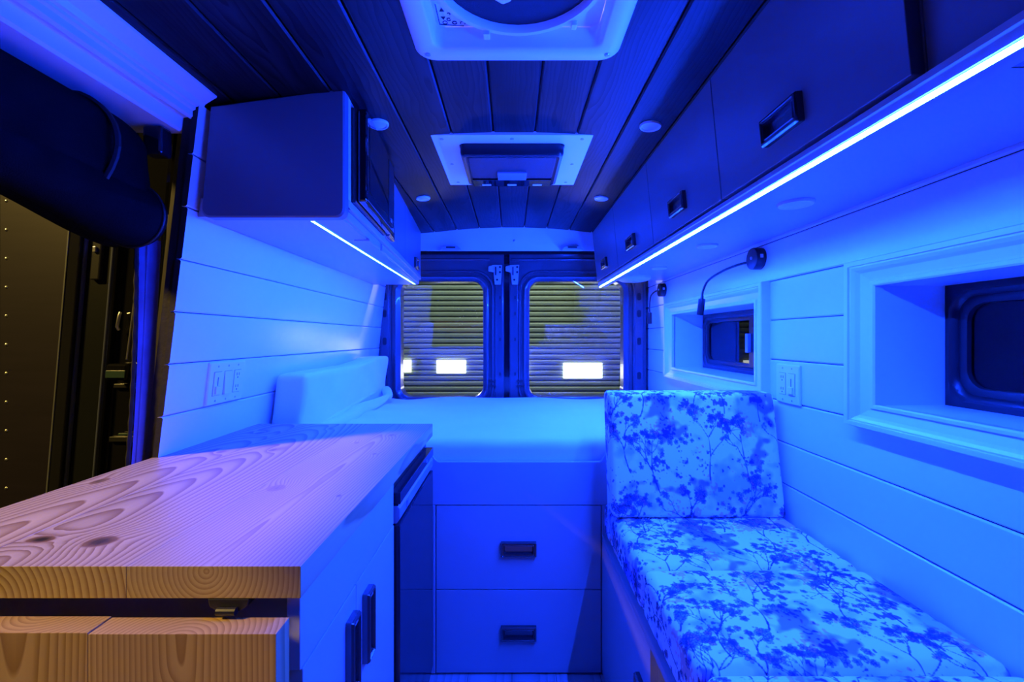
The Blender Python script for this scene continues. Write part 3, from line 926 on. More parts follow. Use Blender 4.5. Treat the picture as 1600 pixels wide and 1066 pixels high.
t = thing('fridge', 'black compact fridge under the worktop with glossy door', 'fridge', (-0.55, 1.30, -1.15))
MB().box(-0.84, FX0 - 0.012, 1.066, 1.527, -1.13, CB - 0.004).build('body', BLACKP, t, bevel=0.002)
FRD = plain('fridge_door_gloss', (0.016, 0.017, 0.022), 0.08, spec=0.3)
d = MB().box(FX0 - 0.0118, FX0 + 0.012, 1.074, 1.524, -1.10, -0.443).build('door', FRD, t, bevel=0.003)
hb = MB().prism([(FX0 - 0.0118, -0.439), (FX0 + 0.004, -0.439), (FX0 + 0.012, -0.428), (FX0 + 0.012, -0.404), (FX0 + 0.006, -0.398), (FX0 - 0.0118, -0.398)], 'y', 1.074, 1.524).build('door_grip', LABELP, t, bevel=0.001)
MB().box(FX0 - 0.0118, FX0 + 0.013, 1.074, 1.524, -0.394, -0.366).build('top_bar', FRD, t, bevel=0.002)
MB().box(FX0 + 0.012, FX0 + 0.0135, 1.40, 1.415, -0.386, -0.376).build('emblem', CHROME, t)
MB().box(FX0 + 0.012, FX0 + 0.0135, 1.14, 1.155, -0.424, -0.408).build('lock', CHROME, t)
for z in (-1.118, -1.128, -1.138):
    MB().box(FX0 - 0.02, FX0 - 0.006, 1.08, 1.52, z - 0.006, z).build('vent_slat', BLACKP, t)

# ------------------------------------------------------------------ bed
t = thing('bed_base', 'painted bed base with two wide drawers and scooped top rail', 'bed', (0.0, 1.6, -1.15))
BY = 1.550
b = MB()
xa, xb = -0.2600, 0.305
top = [(-0.83, -0.392), (-0.285, -0.392)]
for k in range(9):
    s = k / 8
    top.append((-0.285 + 0.035 * s, -0.392 - 0.031 * (0.5 - 0.5 * math.cos(math.pi * s))))
for k in range(9):
    s = k / 8
    top.append((0.298 + 0.030 * s, -0.423 + 0.031 * (0.5 - 0.5 * math.cos(math.pi * s))))
top += [(0.84, -0.392)]
b.prism(top + [(0.84, -0.5705), (-0.83, -0.5705)], 'y', BY, BY + 0.019)
b.box(-0.83, xa - 0.0015, BY, BY + 0.019, -1.145, -0.5705)
b.box(xb + 0.0015, 0.84, BY, BY + 0.019, -1.145, -0.5705)
b.build('front_panel', CAB, t, bevel=0.0025)
MB().box(-0.83, 0.84, BY + 0.0195, 2.66, -1.15, -0.470).build('platform', GAP, t)
for z0, z1 in ((-0.8575, -0.5725), (-1.1425, -0.8605)):
    d = MB().box(xa + 0.0015, xb - 0.0015, BY + 0.0015, BY + 0.0190, z0, z1).build('drawer', CAB, t, bevel=0.001)
    M = frame_m((0.0225, BY + 0.0015, (z0 + z1) / 2 - 0.004), (1, 0, 0), (0, 0, 1), (0, -1, 0))
    pull(d, M, 0.121, 0.050)

def rounded_grid(lo, hi, r, res, warp=None):
    """Closed rounded box as dense grids on six faces, welded; returns verts (n,3) and quads."""
    lo, hi = np.array(lo, float), np.array(hi, float)
    V, F = [], []
    off = 0
    for ax in range(3):
        a, c = [(1, 2), (2, 0), (0, 1)][ax]
        na = max(2, int(round((hi[a] - lo[a]) / res[a])))
        nc = max(2, int(round((hi[c] - lo[c]) / res[c])))
        A, Cc = np.meshgrid(np.linspace(lo[a], hi[a], na + 1), np.linspace(lo[c], hi[c], nc + 1), indexing='ij')
        for side in (0, 1):
            P = np.zeros((na + 1, nc + 1, 3))
            P[..., a] = A
            P[..., c] = Cc
            P[..., ax] = hi[ax] if side else lo[ax]
            idx = np.arange((na + 1) * (nc + 1)).reshape(na + 1, nc + 1) + off
            q = np.stack([idx[:-1, :-1], idx[1:, :-1], idx[1:, 1:], idx[:-1, 1:]], -1).reshape(-1, 4)
            if not side:
                q = q[:, ::-1]
            V.append(P.reshape(-1, 3))
            F.append(q)
            off += (na + 1) * (nc + 1)
    V = np.concatenate(V)
    F = np.concatenate(F)
    key = np.round(V / 1e-5).astype(np.int64)
    _, first, inv = np.unique(key, axis=0, return_index=True, return_inverse=True)
    inv = inv.reshape(-1)
    V = V[first]
    F = inv[F]
    inner = np.clip(V, lo + r, hi - r)
    d = V - inner
    n = np.linalg.norm(d, axis=1, keepdims=True)
    P = np.where(n > 1e-9, inner + d / np.maximum(n, 1e-9) * r, V)
    return V, P, F

def mesh_obj(name, P, F, mat, parent=None, colors=None, rot=None, loc=None):
    lo, hi = P.min(0), P.max(0)
    base = np.array([(lo[0] + hi[0]) / 2, (lo[1] + hi[1]) / 2, lo[2]])
    me = bpy.data.meshes.new(name)
    me.from_pydata((P - base).tolist(), [], F.tolist())
    me.materials.append(mat)
    me.polygons.foreach_set('use_smooth', [True] * len(me.polygons))
    if colors is not None:
        at = me.color_attributes.new('print', 'FLOAT_COLOR', 'POINT')
        at.data.foreach_set('color', np.concatenate([colors, np.ones((len(colors), 1))], 1).astype(np.float32).ravel())
    me.update()
    o = bpy.data.objects.new(name, me)
    COL.objects.link(o)
    place(o, Vector((base[0], base[1], base[2] + ZO)), parent)
    return o

# smooth periodic noise field from a few random sinusoids
def field(seed, freq, n=14):
    g = np.random.default_rng(seed)
    ks = g.normal(size=(n, 3)) * freq
    ph = g.uniform(0, 2 * np.pi, n)
    am = g.uniform(0.4, 1.0, n)
    def f(P):
        return (np.sin(P @ ks.T + ph) * am).sum(1) / am.sum()
    return f

# mattress under a white sheet
lo, hi = (-0.835, 1.572, -0.462), (0.838, 2.70, -0.352)
V0, P, F = rounded_grid(lo, hi, 0.034, (0.014, 0.014, 0.008))
f1, f2 = field(3, 4.0), field(5, 16.0)
w = np.clip((P[:, 2] + 0.42) / 0.06, 0, 1)
P[:, 2] += w * (0.006 * f1(P) + 0.0035 * f2(P))
# soft creases fanning out of the bolster corner and a wavy far edge
far = np.clip((P[:, 1] - 2.35) / 0.35, 0, 1)
P[:, 2] += w * far * 0.010 * np.sin(P[:, 0] * 9 + 1.0) * np.sin(P[:, 0] * 3.1)
P[:, 2] += w * 0.006 * np.exp(-((P[:, 0] + 0.70) / 0.10) ** 2) * np.sin((P[:, 1] + P[:, 0] * 0.6) * 26)
front = np.clip((1.66 - P[:, 1]) / 0.09, 0, 1)
P[:, 1] += front * 0.006 * f2(P * np.array([1.0, 1.0, 0.4]))
mat_ = mesh_obj('mattress', P, F, SHEET)
tag(mat_, 'mattress under a plain white fitted sheet below the rear windows', 'mattress')

# bolster: foam slab on edge against the wall, wrapped in the loose sheet
t = thing('bolster', 'white sheet-wrapped bolster standing on the bed against the left wall', 'bolster', (-0.79, 2.1, -0.36))
lo, hi = (-0.060, -0.525, 0.0), (0.050, 0.525, 0.222)
V0, P, F = rounded_grid(lo, hi, 0.020, (0.009, 0.014, 0.009))
fb = field(21, 9.0); fc = field(22, 26.0)
u = (P[:, 1] + 0.525) / 1.05
P[:, 2] += np.clip(P[:, 2] / 0.22, 0, 1) * (0.004 * fc(P * np.array([0.3, 1, 0.2])) + 0.022 * u ** 2 + 0.010 * np.sin(u * 9 + 0.5) * u)
P[:, 0] += 0.010 * fb(P) + 0.0065 * fc(P) * np.clip(P[:, 2] / 0.05, 0, 1) + 0.012 * np.exp(-((u - 0.82) / 0.05) ** 2) * np.sin(P[:, 2] * 22)
P[:, 0] += (0.11 * (P[:, 2] - 0.1))
P += np.array([-0.776, 2.105, -0.349])
mesh_obj('foam_slab', P, F, SHEET, t)
# folds of loose sheet along its foot
def fold(name, pts, r, parent):
    pts = [Vector(p) for p in pts]
    # smooth path
    path, rad = [], []
    m = len(pts) - 1
    for i in range(m):
        for k in range(8):
            s = k / 8
            p0, p1, p2, p3 = pts[max(0, i - 1)], pts[i], pts[i + 1], pts[min(m, i + 2)]
            path.append(0.5 * ((2 * p1) + (p2 - p0) * s + (2 * p0 - 5 * p1 + 4 * p2 - p3) * s * s + (3 * p1 - p0 - 3 * p2 + p3) * s ** 3))
            q = (i + s) / m
            rad.append(r * (0.25 + 0.75 * math.sin(math.pi * min(1, q * 1.15 + 0.02)) ** 0.7) if q < 0.85 else r * 0.9)
    b = MB().tube(path, rad, 14)
    return b.build(name, SHEET, parent, smooth=True)
fold('sheet_fold', [(-0.735, 1.64, -0.352), (-0.725, 1.75, -0.347), (-0.705, 1.95, -0.345), (-0.715, 2.12, -0.338), (-0.69, 2.32, -0.332), (-0.68, 2.48, -0.318), (-0.72, 2.60, -0.30)], 0.030, t)
fold('sheet_fold', [(-0.745, 1.66, -0.345), (-0.735, 1.85, -0.330), (-0.742, 2.05, -0.315), (-0.735, 2.25, -0.300), (-0.730, 2.42, -0.285)], 0.014, t)
# small dark maker's mark on the top
b = MB()
zt_ = -0.1330
for x, y, w_, l_ in ((-0.790, 1.930, 0.024, 0.005), (-0.786, 1.950, 0.006, 0.014), (-0.786, 1.972, 0.006, 0.014), (-0.786, 1.994, 0.006, 0.012)):
    b.box(x - w_ / 2, x + w_ / 2, y, y + l_, zt_ - 0.006, zt_ + 0.0012)
b.build('printed_mark', INK, t)

# ------------------------------------------------------------------ bench with printed cushions
t = thing('bench', 'painted bench box below the printed cushions with open front compartment', 'bench', (0.58, 0.95, -1.15))
BX = 0.322
MB().box(BX + 0.002, 0.838, 1.005, 1.548, -1.15, -0.690).build('body', CAB, t)
d = MB().box(BX - 0.016, BX + 0.0018, 1.008, 1.546, -1.13, -0.690).build('door', CAB, t, bevel=0.001)
M = frame_m((BX - 0.016, 1.075, -0.865), (0, 0, 1), (0, 1, 0), (-1, 0, 0))
pull(d, M, 0.125, 0.040)
MB().box(BX - 0.016, 0.838, 0.10, 1.548, -0.688, -0.670).build('seat_board', plain('painted_seat_board', (0.35, 0.35, 0.36), 0.5), t, bevel=0.001)
MB().box(0.80, 0.838, 0.10, 1.004, -1.15, -0.690).build('back_panel', CABD, t)
MB().box(BX - 0.004, 0.80, 0.10, 0.118, -1.15, -0.690).build('side_panel', CABD, t)

# printed cotton: a canvas of watercolour blossom sprays, drawn once and sampled per vertex
CN = 820
PXM = 0.00125
cv = np.ones((CN, CN, 3)) * np.array([0.86, 0.88, 0.90])
def smooth_noise(sig, seed):
    g = np.random.default_rng(seed)
    a = np.fft.fft2(g.normal(size=(CN, CN)))
    k = np.fft.fftfreq(CN)
    kk = k[:, None] ** 2 + k[None, :] ** 2
    a = np.real(np.fft.ifft2(a * np.exp(-kk * (2 * np.pi * sig) ** 2 / 2)))
    return (a - a.mean()) / a.std()
def blend(mask, col, amt):
    global cv
    m = (mask * amt)[..., None]
    cv = cv * (1 - m) + cv * m * np.array(col)
n1, n2, n3 = smooth_noise(26, 1), smooth_noise(6, 2), smooth_noise(2.0, 3)
blend(np.clip((n1 + 0.35 * n2 - 0.3) * 0.9, 0, 1), (0.45, 0.48, 0.90), 0.70)
blend(np.clip((smooth_noise(22, 5) + 0.6 * n2 - 1.15) * 1.3, 0, 1), (0.34, 0.24, 0.66), 0.85)
blend(np.clip((smooth_noise(20, 6) + 0.6 * n3 - 1.45) * 3.0, 0, 1), (0.95, 0.42, 0.36), 0.7)
blend(np.clip((smooth_noise(14, 8) + 0.9 * n2 + 0.9 * n3 - 2.3) * 2.0, 0, 1), (0.14, 0.10, 0.30), 0.9)
yy, xx = np.mgrid[0:CN, 0:CN]
def stamp(cx, cy, rx, ry, ang, col, amt, outline=0.0):
    R = int(max(rx, ry) + 2)
    ix, iy = int(round(cx)), int(round(cy))
    X, Y = np.meshgrid(np.arange(ix - R, ix + R + 1), np.arange(iy - R, iy + R + 1))
    dx, dy = X - cx, Y - cy
    ca, sa = math.cos(ang), math.sin(ang)
    q = np.sqrt(((dx * ca + dy * sa) / rx) ** 2 + ((-dx * sa + dy * ca) / ry) ** 2)
    m = np.clip((1 - q) * max(rx, ry) * 0.8, 0, 1) * amt
    o = np.clip(1 - np.abs(q - 0.92) * max(rx, ry) * 0.9, 0, 1) * outline
    Xm, Ym = X % CN, Y % CN
    c = cv[Ym, Xm]
    c = c * (1 - m[..., None]) + np.array(col) * m[..., None]
    c = c * (1 - o[..., None]) + np.array((0.05, 0.05, 0.10)) * o[..., None]
    cv[Ym, Xm] = c
def stroke(x0, y0, x1, y1, w, bend=0.0):
    L = math.hypot(x1 - x0, y1 - y0)
    n = max(2, int(L / 1.0))
    nx, ny = -(y1 - y0) / max(L, 1e-6), (x1 - x0) / max(L, 1e-6)
    for k in range(n + 1):
        s = k / n
        o = bend * L * 4 * s * (1 - s)
        x, y = x0 + (x1 - x0) * s + nx * o, y0 + (y1 - y0) * s + ny * o
        ww = w * (1 - 0.35 * s)
        R = 2
        ix, iy = int(round(x)), int(round(y))
        X, Y = np.meshgrid(np.arange(ix - R, ix + R + 1), np.arange(iy - R, iy + R + 1))
        m = np.clip(ww + 0.5 - np.hypot(X - x, Y - y), 0, 1)[..., None] * 0.85
        Xm, Ym = X % CN, Y % CN
        cv[Ym, Xm] = cv[Ym, Xm] * (1 - m) + np.array((0.045, 0.045, 0.085)) * m
R_ = random.Random(5)
PET = [(0.18, 0.20, 0.52), (0.10, 0.11, 0.36), (0.28, 0.31, 0.62), (0.34, 0.24, 0.55), (0.05, 0.05, 0.18), (0.52, 0.20, 0.30), (0.12, 0.22, 0.42), (0.36, 0.40, 0.70)]
def flower(x, y, r):
    c = R_.choice(PET)
    a0 = R_.uniform(0, 6.28)
    k = R_.choice((4, 5, 5))
    for i in range(k):
        a = a0 + i * 2 * math.pi / k
        stamp(x + math.cos(a) * r * 0.55, y + math.sin(a) * r * 0.55, r * 0.52, r * 0.40, a, tuple(q * R_.uniform(0.8, 1.2) for q in c), 0.80, 0.85)
    stamp(x, y, 1.4, 1.4, 0, (0.06, 0.05, 0.1), 0.8)
def branch(x, y, a, L, depth):
    x1, y1 = x + math.cos(a) * L, y + math.sin(a) * L
    stroke(x, y, x1, y1, 0.62 + 0.30 * depth, R_.uniform(-0.1, 0.1))
    if depth == 0:
        z = R_.random()
        if z < 0.62:
            for _ in range(R_.choice((1, 2, 3))):
                flower(x1 + R_.uniform(-8, 8), y1 + R_.uniform(-8, 8), R_.uniform(4.5, 7.5))
        else:
            for _ in range(4):
                stamp(x1 + R_.uniform(-7, 7), y1 + R_.uniform(-7, 7), 2.3, 2.3, 0, R_.choice(PET), 0.9, 0.5)
        return
    for _ in range(R_.choice((2, 3, 3))):
        branch(x1, y1, a + R_.uniform(-0.75, 0.75), L * R_.uniform(0.6, 0.85), depth - 1)
for i in range(8):
    for j in range(6):
        branch((i + 0.5 * (j % 2) + R_.uniform(-.25, .25)) * CN / 8, (j + R_.uniform(-.25, .25)) * CN / 6, math.pi / 2 + R_.uniform(-0.35, 0.35), R_.uniform(42, 66), 3)
for _ in range(70):
    cx, cy = R_.uniform(0, CN), R_.uniform(0, CN)
    for _ in range(11):
        flower(cx + R_.gauss(0, 20), cy + R_.gauss(0, 14), R_.uniform(4.0, 7.0))
for _ in range(500):
    r = R_.uniform(1.0, 2.4)
    stamp(R_.uniform(0, CN), R_.uniform(0, CN), r, r, 0, R_.choice(PET[:5] + [(0.05, 0.05, 0.12)]), 0.85)
cv = np.clip(cv ** 1.25, 0.010, 1)
cv *= np.array([0.90, 0.91, 0.91]) / np.percentile(cv, 95, axis=(0, 1))
cv = np.clip(cv, 0.008, 0.92)

def sample(u, v):
    x = np.floor(u / PXM).astype(int) % CN
    y = np.floor(v / PXM).astype(int) % CN
    return cv[y, x]

FLORAL, nt, bs = new_mat('printed_floral_cotton')
at = nd(nt, 'ShaderNodeVertexColor')
at.layer_name = 'print'
nt.links.new(at.outputs[0], bs.inputs['Base Color'])
bs.inputs['Roughness'].default_value = 0.8
bump(nt, bs, noise(nt, nd(nt, 'ShaderNodeTexCoord').outputs['Object'], 700, 2.0), 0.15, 0.001)

def cushion(name, lo, hi, r, off, lab, puff=0.006, lean_=None, seed=0, face='top'):
    res = (0.0016, 0.0016, 0.0024) if face == 'top' else (0.0016, 0.0030, 0.0016)
    V0, P, F = rounded_grid(lo, hi, r, res)
    lo, hi = np.array(lo), np.array(hi)
    f = field(seed + 40, 8.0)
    g = field(seed + 60, 34.0)
    c = (lo + hi) / 2
    h = (hi - lo) / 2
    q = (V0 - c) / h
    if face == 'top':
        # unroll the sides from the top edge so the print wraps round
        u = V0[:, 0] + off[0]
        v = V0[:, 1] + off[1]
        sidex = np.abs(q[:, 0]) > 0.9999
        u = np.where(sidex, V0[:, 0] + np.sign(q[:, 0]) * (hi[2] - V0[:, 2]), V0[:, 0]) + off[0]
        v = np.where(np.abs(q[:, 1]) > 0.9999, V0[:, 1] + np.sign(q[:, 1]) * (hi[2] - V0[:, 2]), V0[:, 1]) + off[1]
        top = q[:, 2] > 0
        P[:, 2] += np.where(top, puff * (1 - q[:, 0] ** 4) * (1 - q[:, 1] ** 4) + 0.0025 * f(P), 0)
        P[:, 0] += np.where(np.abs(q[:, 0]) > 0.8, 0.0025 * g(P), 0) * (q[:, 0] < 0)
    else:
        u = V0[:, 0] + off[0]
        v = V0[:, 2] + off[1]
        u = np.where(np.abs(q[:, 0]) > 0.9999, u + np.sign(q[:, 0]) * (V0[:, 1] - lo[1]), u)
        v = np.where(np.abs(q[:, 2]) > 0.9999, v + np.sign(q[:, 2]) * (V0[:, 1] - lo[1]), v)
        fr = q[:, 1] < 0
        P[:, 1] -= np.where(fr, puff * (1 - q[:, 0] ** 4) * (1 - q[:, 2] ** 4) + 0.002 * f(P), 0)
        P[:, 1] += (P[:, 2] - lo[2]) * lean_
        P[:, 0] -= (P[:, 2] - lo[2]) * 0.018 * (q[:, 0] > 0) * np.clip(q[:, 0], 0, 1)
    col = sample(u, v)
    o = mesh_obj(name, P, F, FLORAL, None, col)
    tag(o, lab, 'cushion', 'printed bench cushions')
    return o

ST = -0.553
cushion('back_cushion', (0.306, 1.378, ST + 0.004), (0.836, 1.470, ST + 0.378), 0.016, (0.10, 0.62), 'upright floral back cushion leaning at the bed end of the bench', 0.008, 0.16, 1, 'front')
cushion('seat_cushion', (0.310, 1.094, -0.669), (0.846, 1.545, ST), 0.026, (0.33, 0.21), 'floral seat cushion farthest from the camera, under the upright cushion', 0.004, None, 2)
cushion('seat_cushion', (0.312, 0.758, -0.669), (0.846, 1.092, ST), 0.022, (0.02, 0.55), 'floral seat cushion in the middle of the bench', 0.008, None, 3)
cushion('seat_cushion', (0.314, 0.420, -0.669), (0.846, 0.756, ST), 0.022, (0.51, 0.05), 'floral seat cushion nearest the camera in the bottom right corner', 0.008, None, 4)

# ------------------------------------------------------------------ gooseneck reading lamps
def spline(pts, n=10):
    pts = [Vector(p) for p in pts]
    out = []
    m = len(pts) - 1
    for i in range(m):
        for k in range(n):
            s = k / n
            p0, p1, p2, p3 = pts[max(0, i - 1)], pts[i], pts[i + 1], pts[min(m, i + 2)]
            out.append(0.5 * ((2 * p1) + (p2 - p0) * s + (2 * p0 - 5 * p1 + 4 * p2 - p3) * s * s + (3 * p1 - p0 - 3 * p2 + p3) * s ** 3))
    out.append(pts[-1])
    return out

def reading_lamp(y, z, pts, head0, head1, lab):
    t = thing('reading_lamp', lab, 'lamp', (XR, y, z - 0.037), 'gooseneck reading lamps')
    bs_ = MB().lathe((XR + 0.001, y, z), (-1, 0, 0), [(0.0365, 0), (0.0370, 0.002), (0.0370, 0.030), (0.0355, 0.0325), (0.001, 0.0328)], 32).build('wall_base', BLACKP, t, smooth=True)
    MB().lathe((XR - 0.0318, y - 0.002, z + 0.002), (-1, 0, 0), [(0.0055, 0), (0.0055, 0.003), (0.003, 0.005)], 14).build('switch_button', CHROME, bs_)
    MB().box(XR - 0.022, XR - 0.012, y - 0.0385, y - 0.036, z - 0.002, z + 0.010).build('socket', CHROME, bs_)
    path = spline(pts)
    nk = MB().tube(path, [0.0042 + 0.0004 * (i % 2) for i in range(len(path))], 10).build('gooseneck', BLACKP, t, smooth=True)
    a = Vector(head0)
    c = Vector(head1)
    ax = (c - a)
    L = ax.length
    hd = MB().lathe(a, ax, [(0.005, -0.012), (0.006, 0.0), (0.0125, 0.002), (0.0130, 0.006), (0.0130, L - 0.003), (0.0118, L), (0.009, L), (0.008, L - 0.004)], 22).build('lamp_head', BLACKP, t, smooth=True)
    return t

reading_lamp(1.555, 0.2700, [(0.832, 1.588, 0.265), (0.812, 1.64, 0.262), (0.790, 1.71, 0.250), (0.767, 1.775, 0.225), (0.757, 1.80, 0.190), (0.754, 1.806, 0.160)],
             (0.754, 1.806, 0.156), (0.749, 1.812, 0.090), 'near gooseneck reading lamp with black round base above the far window')
reading_lamp(2.535, 0.2660, [(0.828, 2.570, 0.268), (0.812, 2.592, 0.262), (0.795, 2.60, 0.242), (0.788, 2.60, 0.210), (0.786, 2.60, 0.175), (0.786, 2.60, 0.150)],
             (0.786, 2.60, 0.146), (0.786, 2.60, 0.080), 'far small gooseneck reading lamp beside the rear door')

# ------------------------------------------------------------------ switch plates
def wall_plate(name, lab, M, gangs, loc):
    """gangs: list of 'dimmer' / 'rocker' / 'outlet' from local -u to +u; local v up, n out of the wall."""
    t = thing(name, lab, 'switch plate', loc)
    Wd = 0.046 * len(gangs) + 0.026
    Hd = 0.120
    b = MB()
    lp = lambda d, n: [(p, q, n) for p, q in rrect(0, 0, Wd - d, Hd - d, 0.004, 3)]
    b.loft([lp(0, -0.001), lp(0, 0.0035), lp(0.005, 0.0060), lp(0.007, 0.0063)], True, True)
    b.xf(M)
    b.build('plate', PLATE, t)
    def part(bb, nm, mat, par=None, bev=0.0):
        bb.xf(M)
        return bb.build(nm, mat, par or t, bevel=bev)
    for i, g in enumerate(gangs):
        u = (i - (len(gangs) - 1) / 2) * 0.046
        for v in (-0.0485, 0.0485):
            part(MB().lathe((u, v, 0.0063), (0, 0, 1), [(0.003, 0), (0.003, 0.0006), (0.0015, 0.001)], 10), 'screw', CHROME)
        part(MB().box(u - 0.0172, u + 0.0172, -0.034, 0.034, 0.0061, 0.0066), 'surround_gap', plain('plate_gap_%d' % len(MATS), (0.25, 0.25, 0.26), 0.6))
        if g == 'dimmer':
            o = part(MB().box(u - 0.0160, u + 0.0160, -0.0328, 0.0328, 0.0062, 0.0085), 'dimmer_body', PLATE, bev=0.0006)
            part(MB().box(u - 0.0014, u + 0.0014, -0.006, 0.018, 0.0084, 0.0089), 'track', INK, o)
            part(MB().box(u - 0.0105, u + 0.0105, -0.028, -0.007, 0.0084, 0.0135), 'slider', PLATE, o, 0.0015)
        elif g == 'rocker':
            part(MB().hexa([(u - 0.016, -0.0328, 0.0062), (u + 0.016, -0.0328, 0.0062), (u + 0.016, 0.0328, 0.0062), (u - 0.016, 0.0328, 0.0062),
                            (u - 0.016, -0.0328, 0.0125), (u + 0.016, -0.0328, 0.0125), (u + 0.016, 0.0328, 0.0075), (u - 0.016, 0.0328, 0.0075)]), 'rocker', PLATE, bev=0.0008)
        else:
            o = part(MB().box(u - 0.016, u + 0.016, -0.0328, 0.0328, 0.0062, 0.0080), 'outlet_body', PLATE, bev=0.0006)
            for v in (0.018, -0.018):
                for du in (-0.0055, 0.0055):
                    part(MB().box(u + du - 0.0011, u + du + 0.0011, v - 0.001, v + 0.007, 0.0079, 0.0083), 'socket_slot', INK, o)
                part(MB().lathe((u, v - 0.007, 0.0079), (0, 0, 1), [(0.0024, 0), (0.0024, 0.0004)], 10), 'socket_slot', INK, o)
    return t

nrm = Vector((1, 0, -LEAN)).normalized()
zpl = -0.128
wall_plate('switch_plate', 'three-gang white switch plate with dimmer on the left wall above the worktop',
           frame_m((XL + lean(zpl) + 0.001, 1.322, zpl), (0, 1, 0), (LEAN, 0, 1), nrm), ['dimmer', 'rocker', 'outlet'], (XL, 1.322, zpl - 0.06))
wall_plate('switch_plate', 'two-gang white switch plate with slider beside the upright cushion',
           frame_m((XR - 0.001, 1.394, -0.142), (0, -1, 0), (0, 0, 1), (-1, 0, 0)), ['outlet', 'dimmer'], (XR, 1.394, -0.202))
wall_plate('switch_plate', 'far small white outlet plate on the wall below the far reading lamp',
           frame_m((XR - 0.001, 2.487, -0.142), (0, -1, 0), (0, 0, 1), (-1, 0, 0)), ['outlet', 'rocker'], (XR, 2.487, -0.202))

# ------------------------------------------------------------------ side door opening: rolled curtain, open sliding door, curtain edge
t = thing('rolled_curtain', 'black fabric curtain rolled up under the side door moulding', 'curtain', (-0.87, 0.4, 0.22))
b = MB()
loops = []
NS = 60
for k in range(NS + 1):
    s = k / NS
    y = -0.35 + 1.43 * s
    zb = 0.312 - 0.092 * max(0.0, (s - 0.60) / 0.40) ** 1.6 + 0.005 * math.sin(23 * s + 1)
    zt2 = 0.497
    sc = 1.0
    if s > 0.93:
        sc = math.sqrt(max(0.0, 1 - ((s - 0.93) / 0.07) ** 2)) * 0.55 + 0.45
    lp = []
    for j in range(36):
        a = 2 * math.pi * j / 36
        cx_, sz = math.cos(a), math.sin(a)
        wob = 1 + 0.035 * math.sin(3 * a + 6 * s) + 0.025 * math.sin(9 * a + 4 * math.sin(5 * s)) + 0.03 * math.sin(5 * a - 11 * s + 2) + 0.02 * math.sin(17 * s + a)
        wdt = 0.105 * (1 - 0.30 * max(0, sz)) * wob  # outer side widened, out of view, to block the floodlight
        hh = (zt2 - zb) / 2
        lp.append((-0.922 + 0.018 * sz + wdt * sc * math.copysign(abs(cx_) ** 0.8, cx_), y, (zt2 + zb) / 2 - (1 - sc) * 0.02 + hh * (0.75 + 0.25 * sc) * math.copysign(abs(sz) ** 0.75, sz) * (1 if sz > 0 else wob)))
    loops.append(lp)
b.loft(loops)
b.build('roll', FABB, t, smooth=True)
# lower bag end: a bulging round end of the roll with piped edge
b = MB()
pth = [(-0.886, 0.30 + 0.06 * k, 0.372 - 0.085 * (k / 12.0) ** 1.8) for k in range(13)] + [(-0.880, 1.055, 0.284), (-0.879, 1.075, 0.284), (-0.879, 1.083, 0.284), (-0.879, 1.086, 0.284)]
b.tube(pth, [0.030 + 0.043 * (k / 12.0) ** 1.3 for k in range(13)] + [0.0735, 0.068, 0.050, 0.004], 30)
rl = b.build('roll_end', FABB, t, smooth=True)
b = MB()
pp = [(-0.880 + 0.0735 * math.cos(a), 1.055 + 0.0, 0.284 + 0.0735 * math.sin(a)) for a in [2 * math.pi * k / 36 for k in range(37)]]
b.tube(pp, 0.0035, 8).build('piping', BLACKR, rl, smooth=True)
for y in (0.55, 0.93):
    b = MB()
    pth = [(-0.918 + 0.112 * math.cos(a), y + 0.004 * math.sin(3 * a), 0.392 + 0.112 * math.sin(a)) for a in [2 * math.pi * k / 30 for k in range(31)]]
    b.tube(pth, 0.006, 6).build('strap', BLACKR, t, smooth=True)
MB().box(-0.862, -0.818, 1.060, 1.098, 0.43, 0.497).build('mount_bracket', BODYD, t, bevel=0.006)

# gathered edge of a blue-lit curtain hanging behind the wall end, with zip tape
t = thing('door_curtain', 'narrow gathered dark blue curtain edge hanging beside the wall end', 'curtain', (-0.93, 1.13, -1.1))
CURT = plain('navy_nylon', (0.12, 0.13, 0.30), 0.5, var=0.2, scale=12)
b = MB()
loops = []
for k in range(41):
    z = 0.24 - 1.24 * k / 40
    bul = 0.010 * math.sin(k / 40 * 5.0 + 0.3)
    lo_ = []
    for j in range(13):
        s = j / 12
        lo_.append((-0.890 - 0.045 * (0.24 - z) + 0.022 * s + bul * (1 - s), 1.082 + 0.042 * s + 0.005 * math.sin(s * 9 + k * 0.05), z))
    for j in range(12, -1, -1):
        s = j / 12
        lo_.append((-0.894 - 0.045 * (0.24 - z) + 0.022 * s + bul * (1 - s), 1.087 + 0.042 * s + 0.005 * math.sin(s * 9 + k * 0.05), z))
    loops.append(lo_)
b.loft(loops)
b.build('cloth', CURT, t, smooth=True)
b = MB()
zp_ = [(-0.894 - 0.045 * (0.24 - z) + 0.010 * math.sin((0.24 - z) / 1.24 * 5.0 + 0.3), 1.080, z) for z in np.linspace(0.24, -1.0, 60)]
b.tube(zp_, [0.004 + 0.0015 * (i % 2) for i in range(60)], 6).build('zip_tape', BLACKR, t)
# pillar behind the wall end
b = MB()
b.hexa([(-1.040, 1.17, -1.15), (-0.990, 1.125, -1.15), (-0.990, 1.35, -1.15), (-1.040, 1.35, -1.15),
        (-0.850, 1.17, 0.62), (-0.790, 1.125, 0.62), (-0.790, 1.35, 0.62), (-0.850, 1.35, 0.62)])
trim_4 = struct(b.build('trim_4', plain('brown_black_pillar', (0.012, 0.009, 0.008), 0.7)), 'dark pillar of the side door opening behind the plank ends', 'pillar')

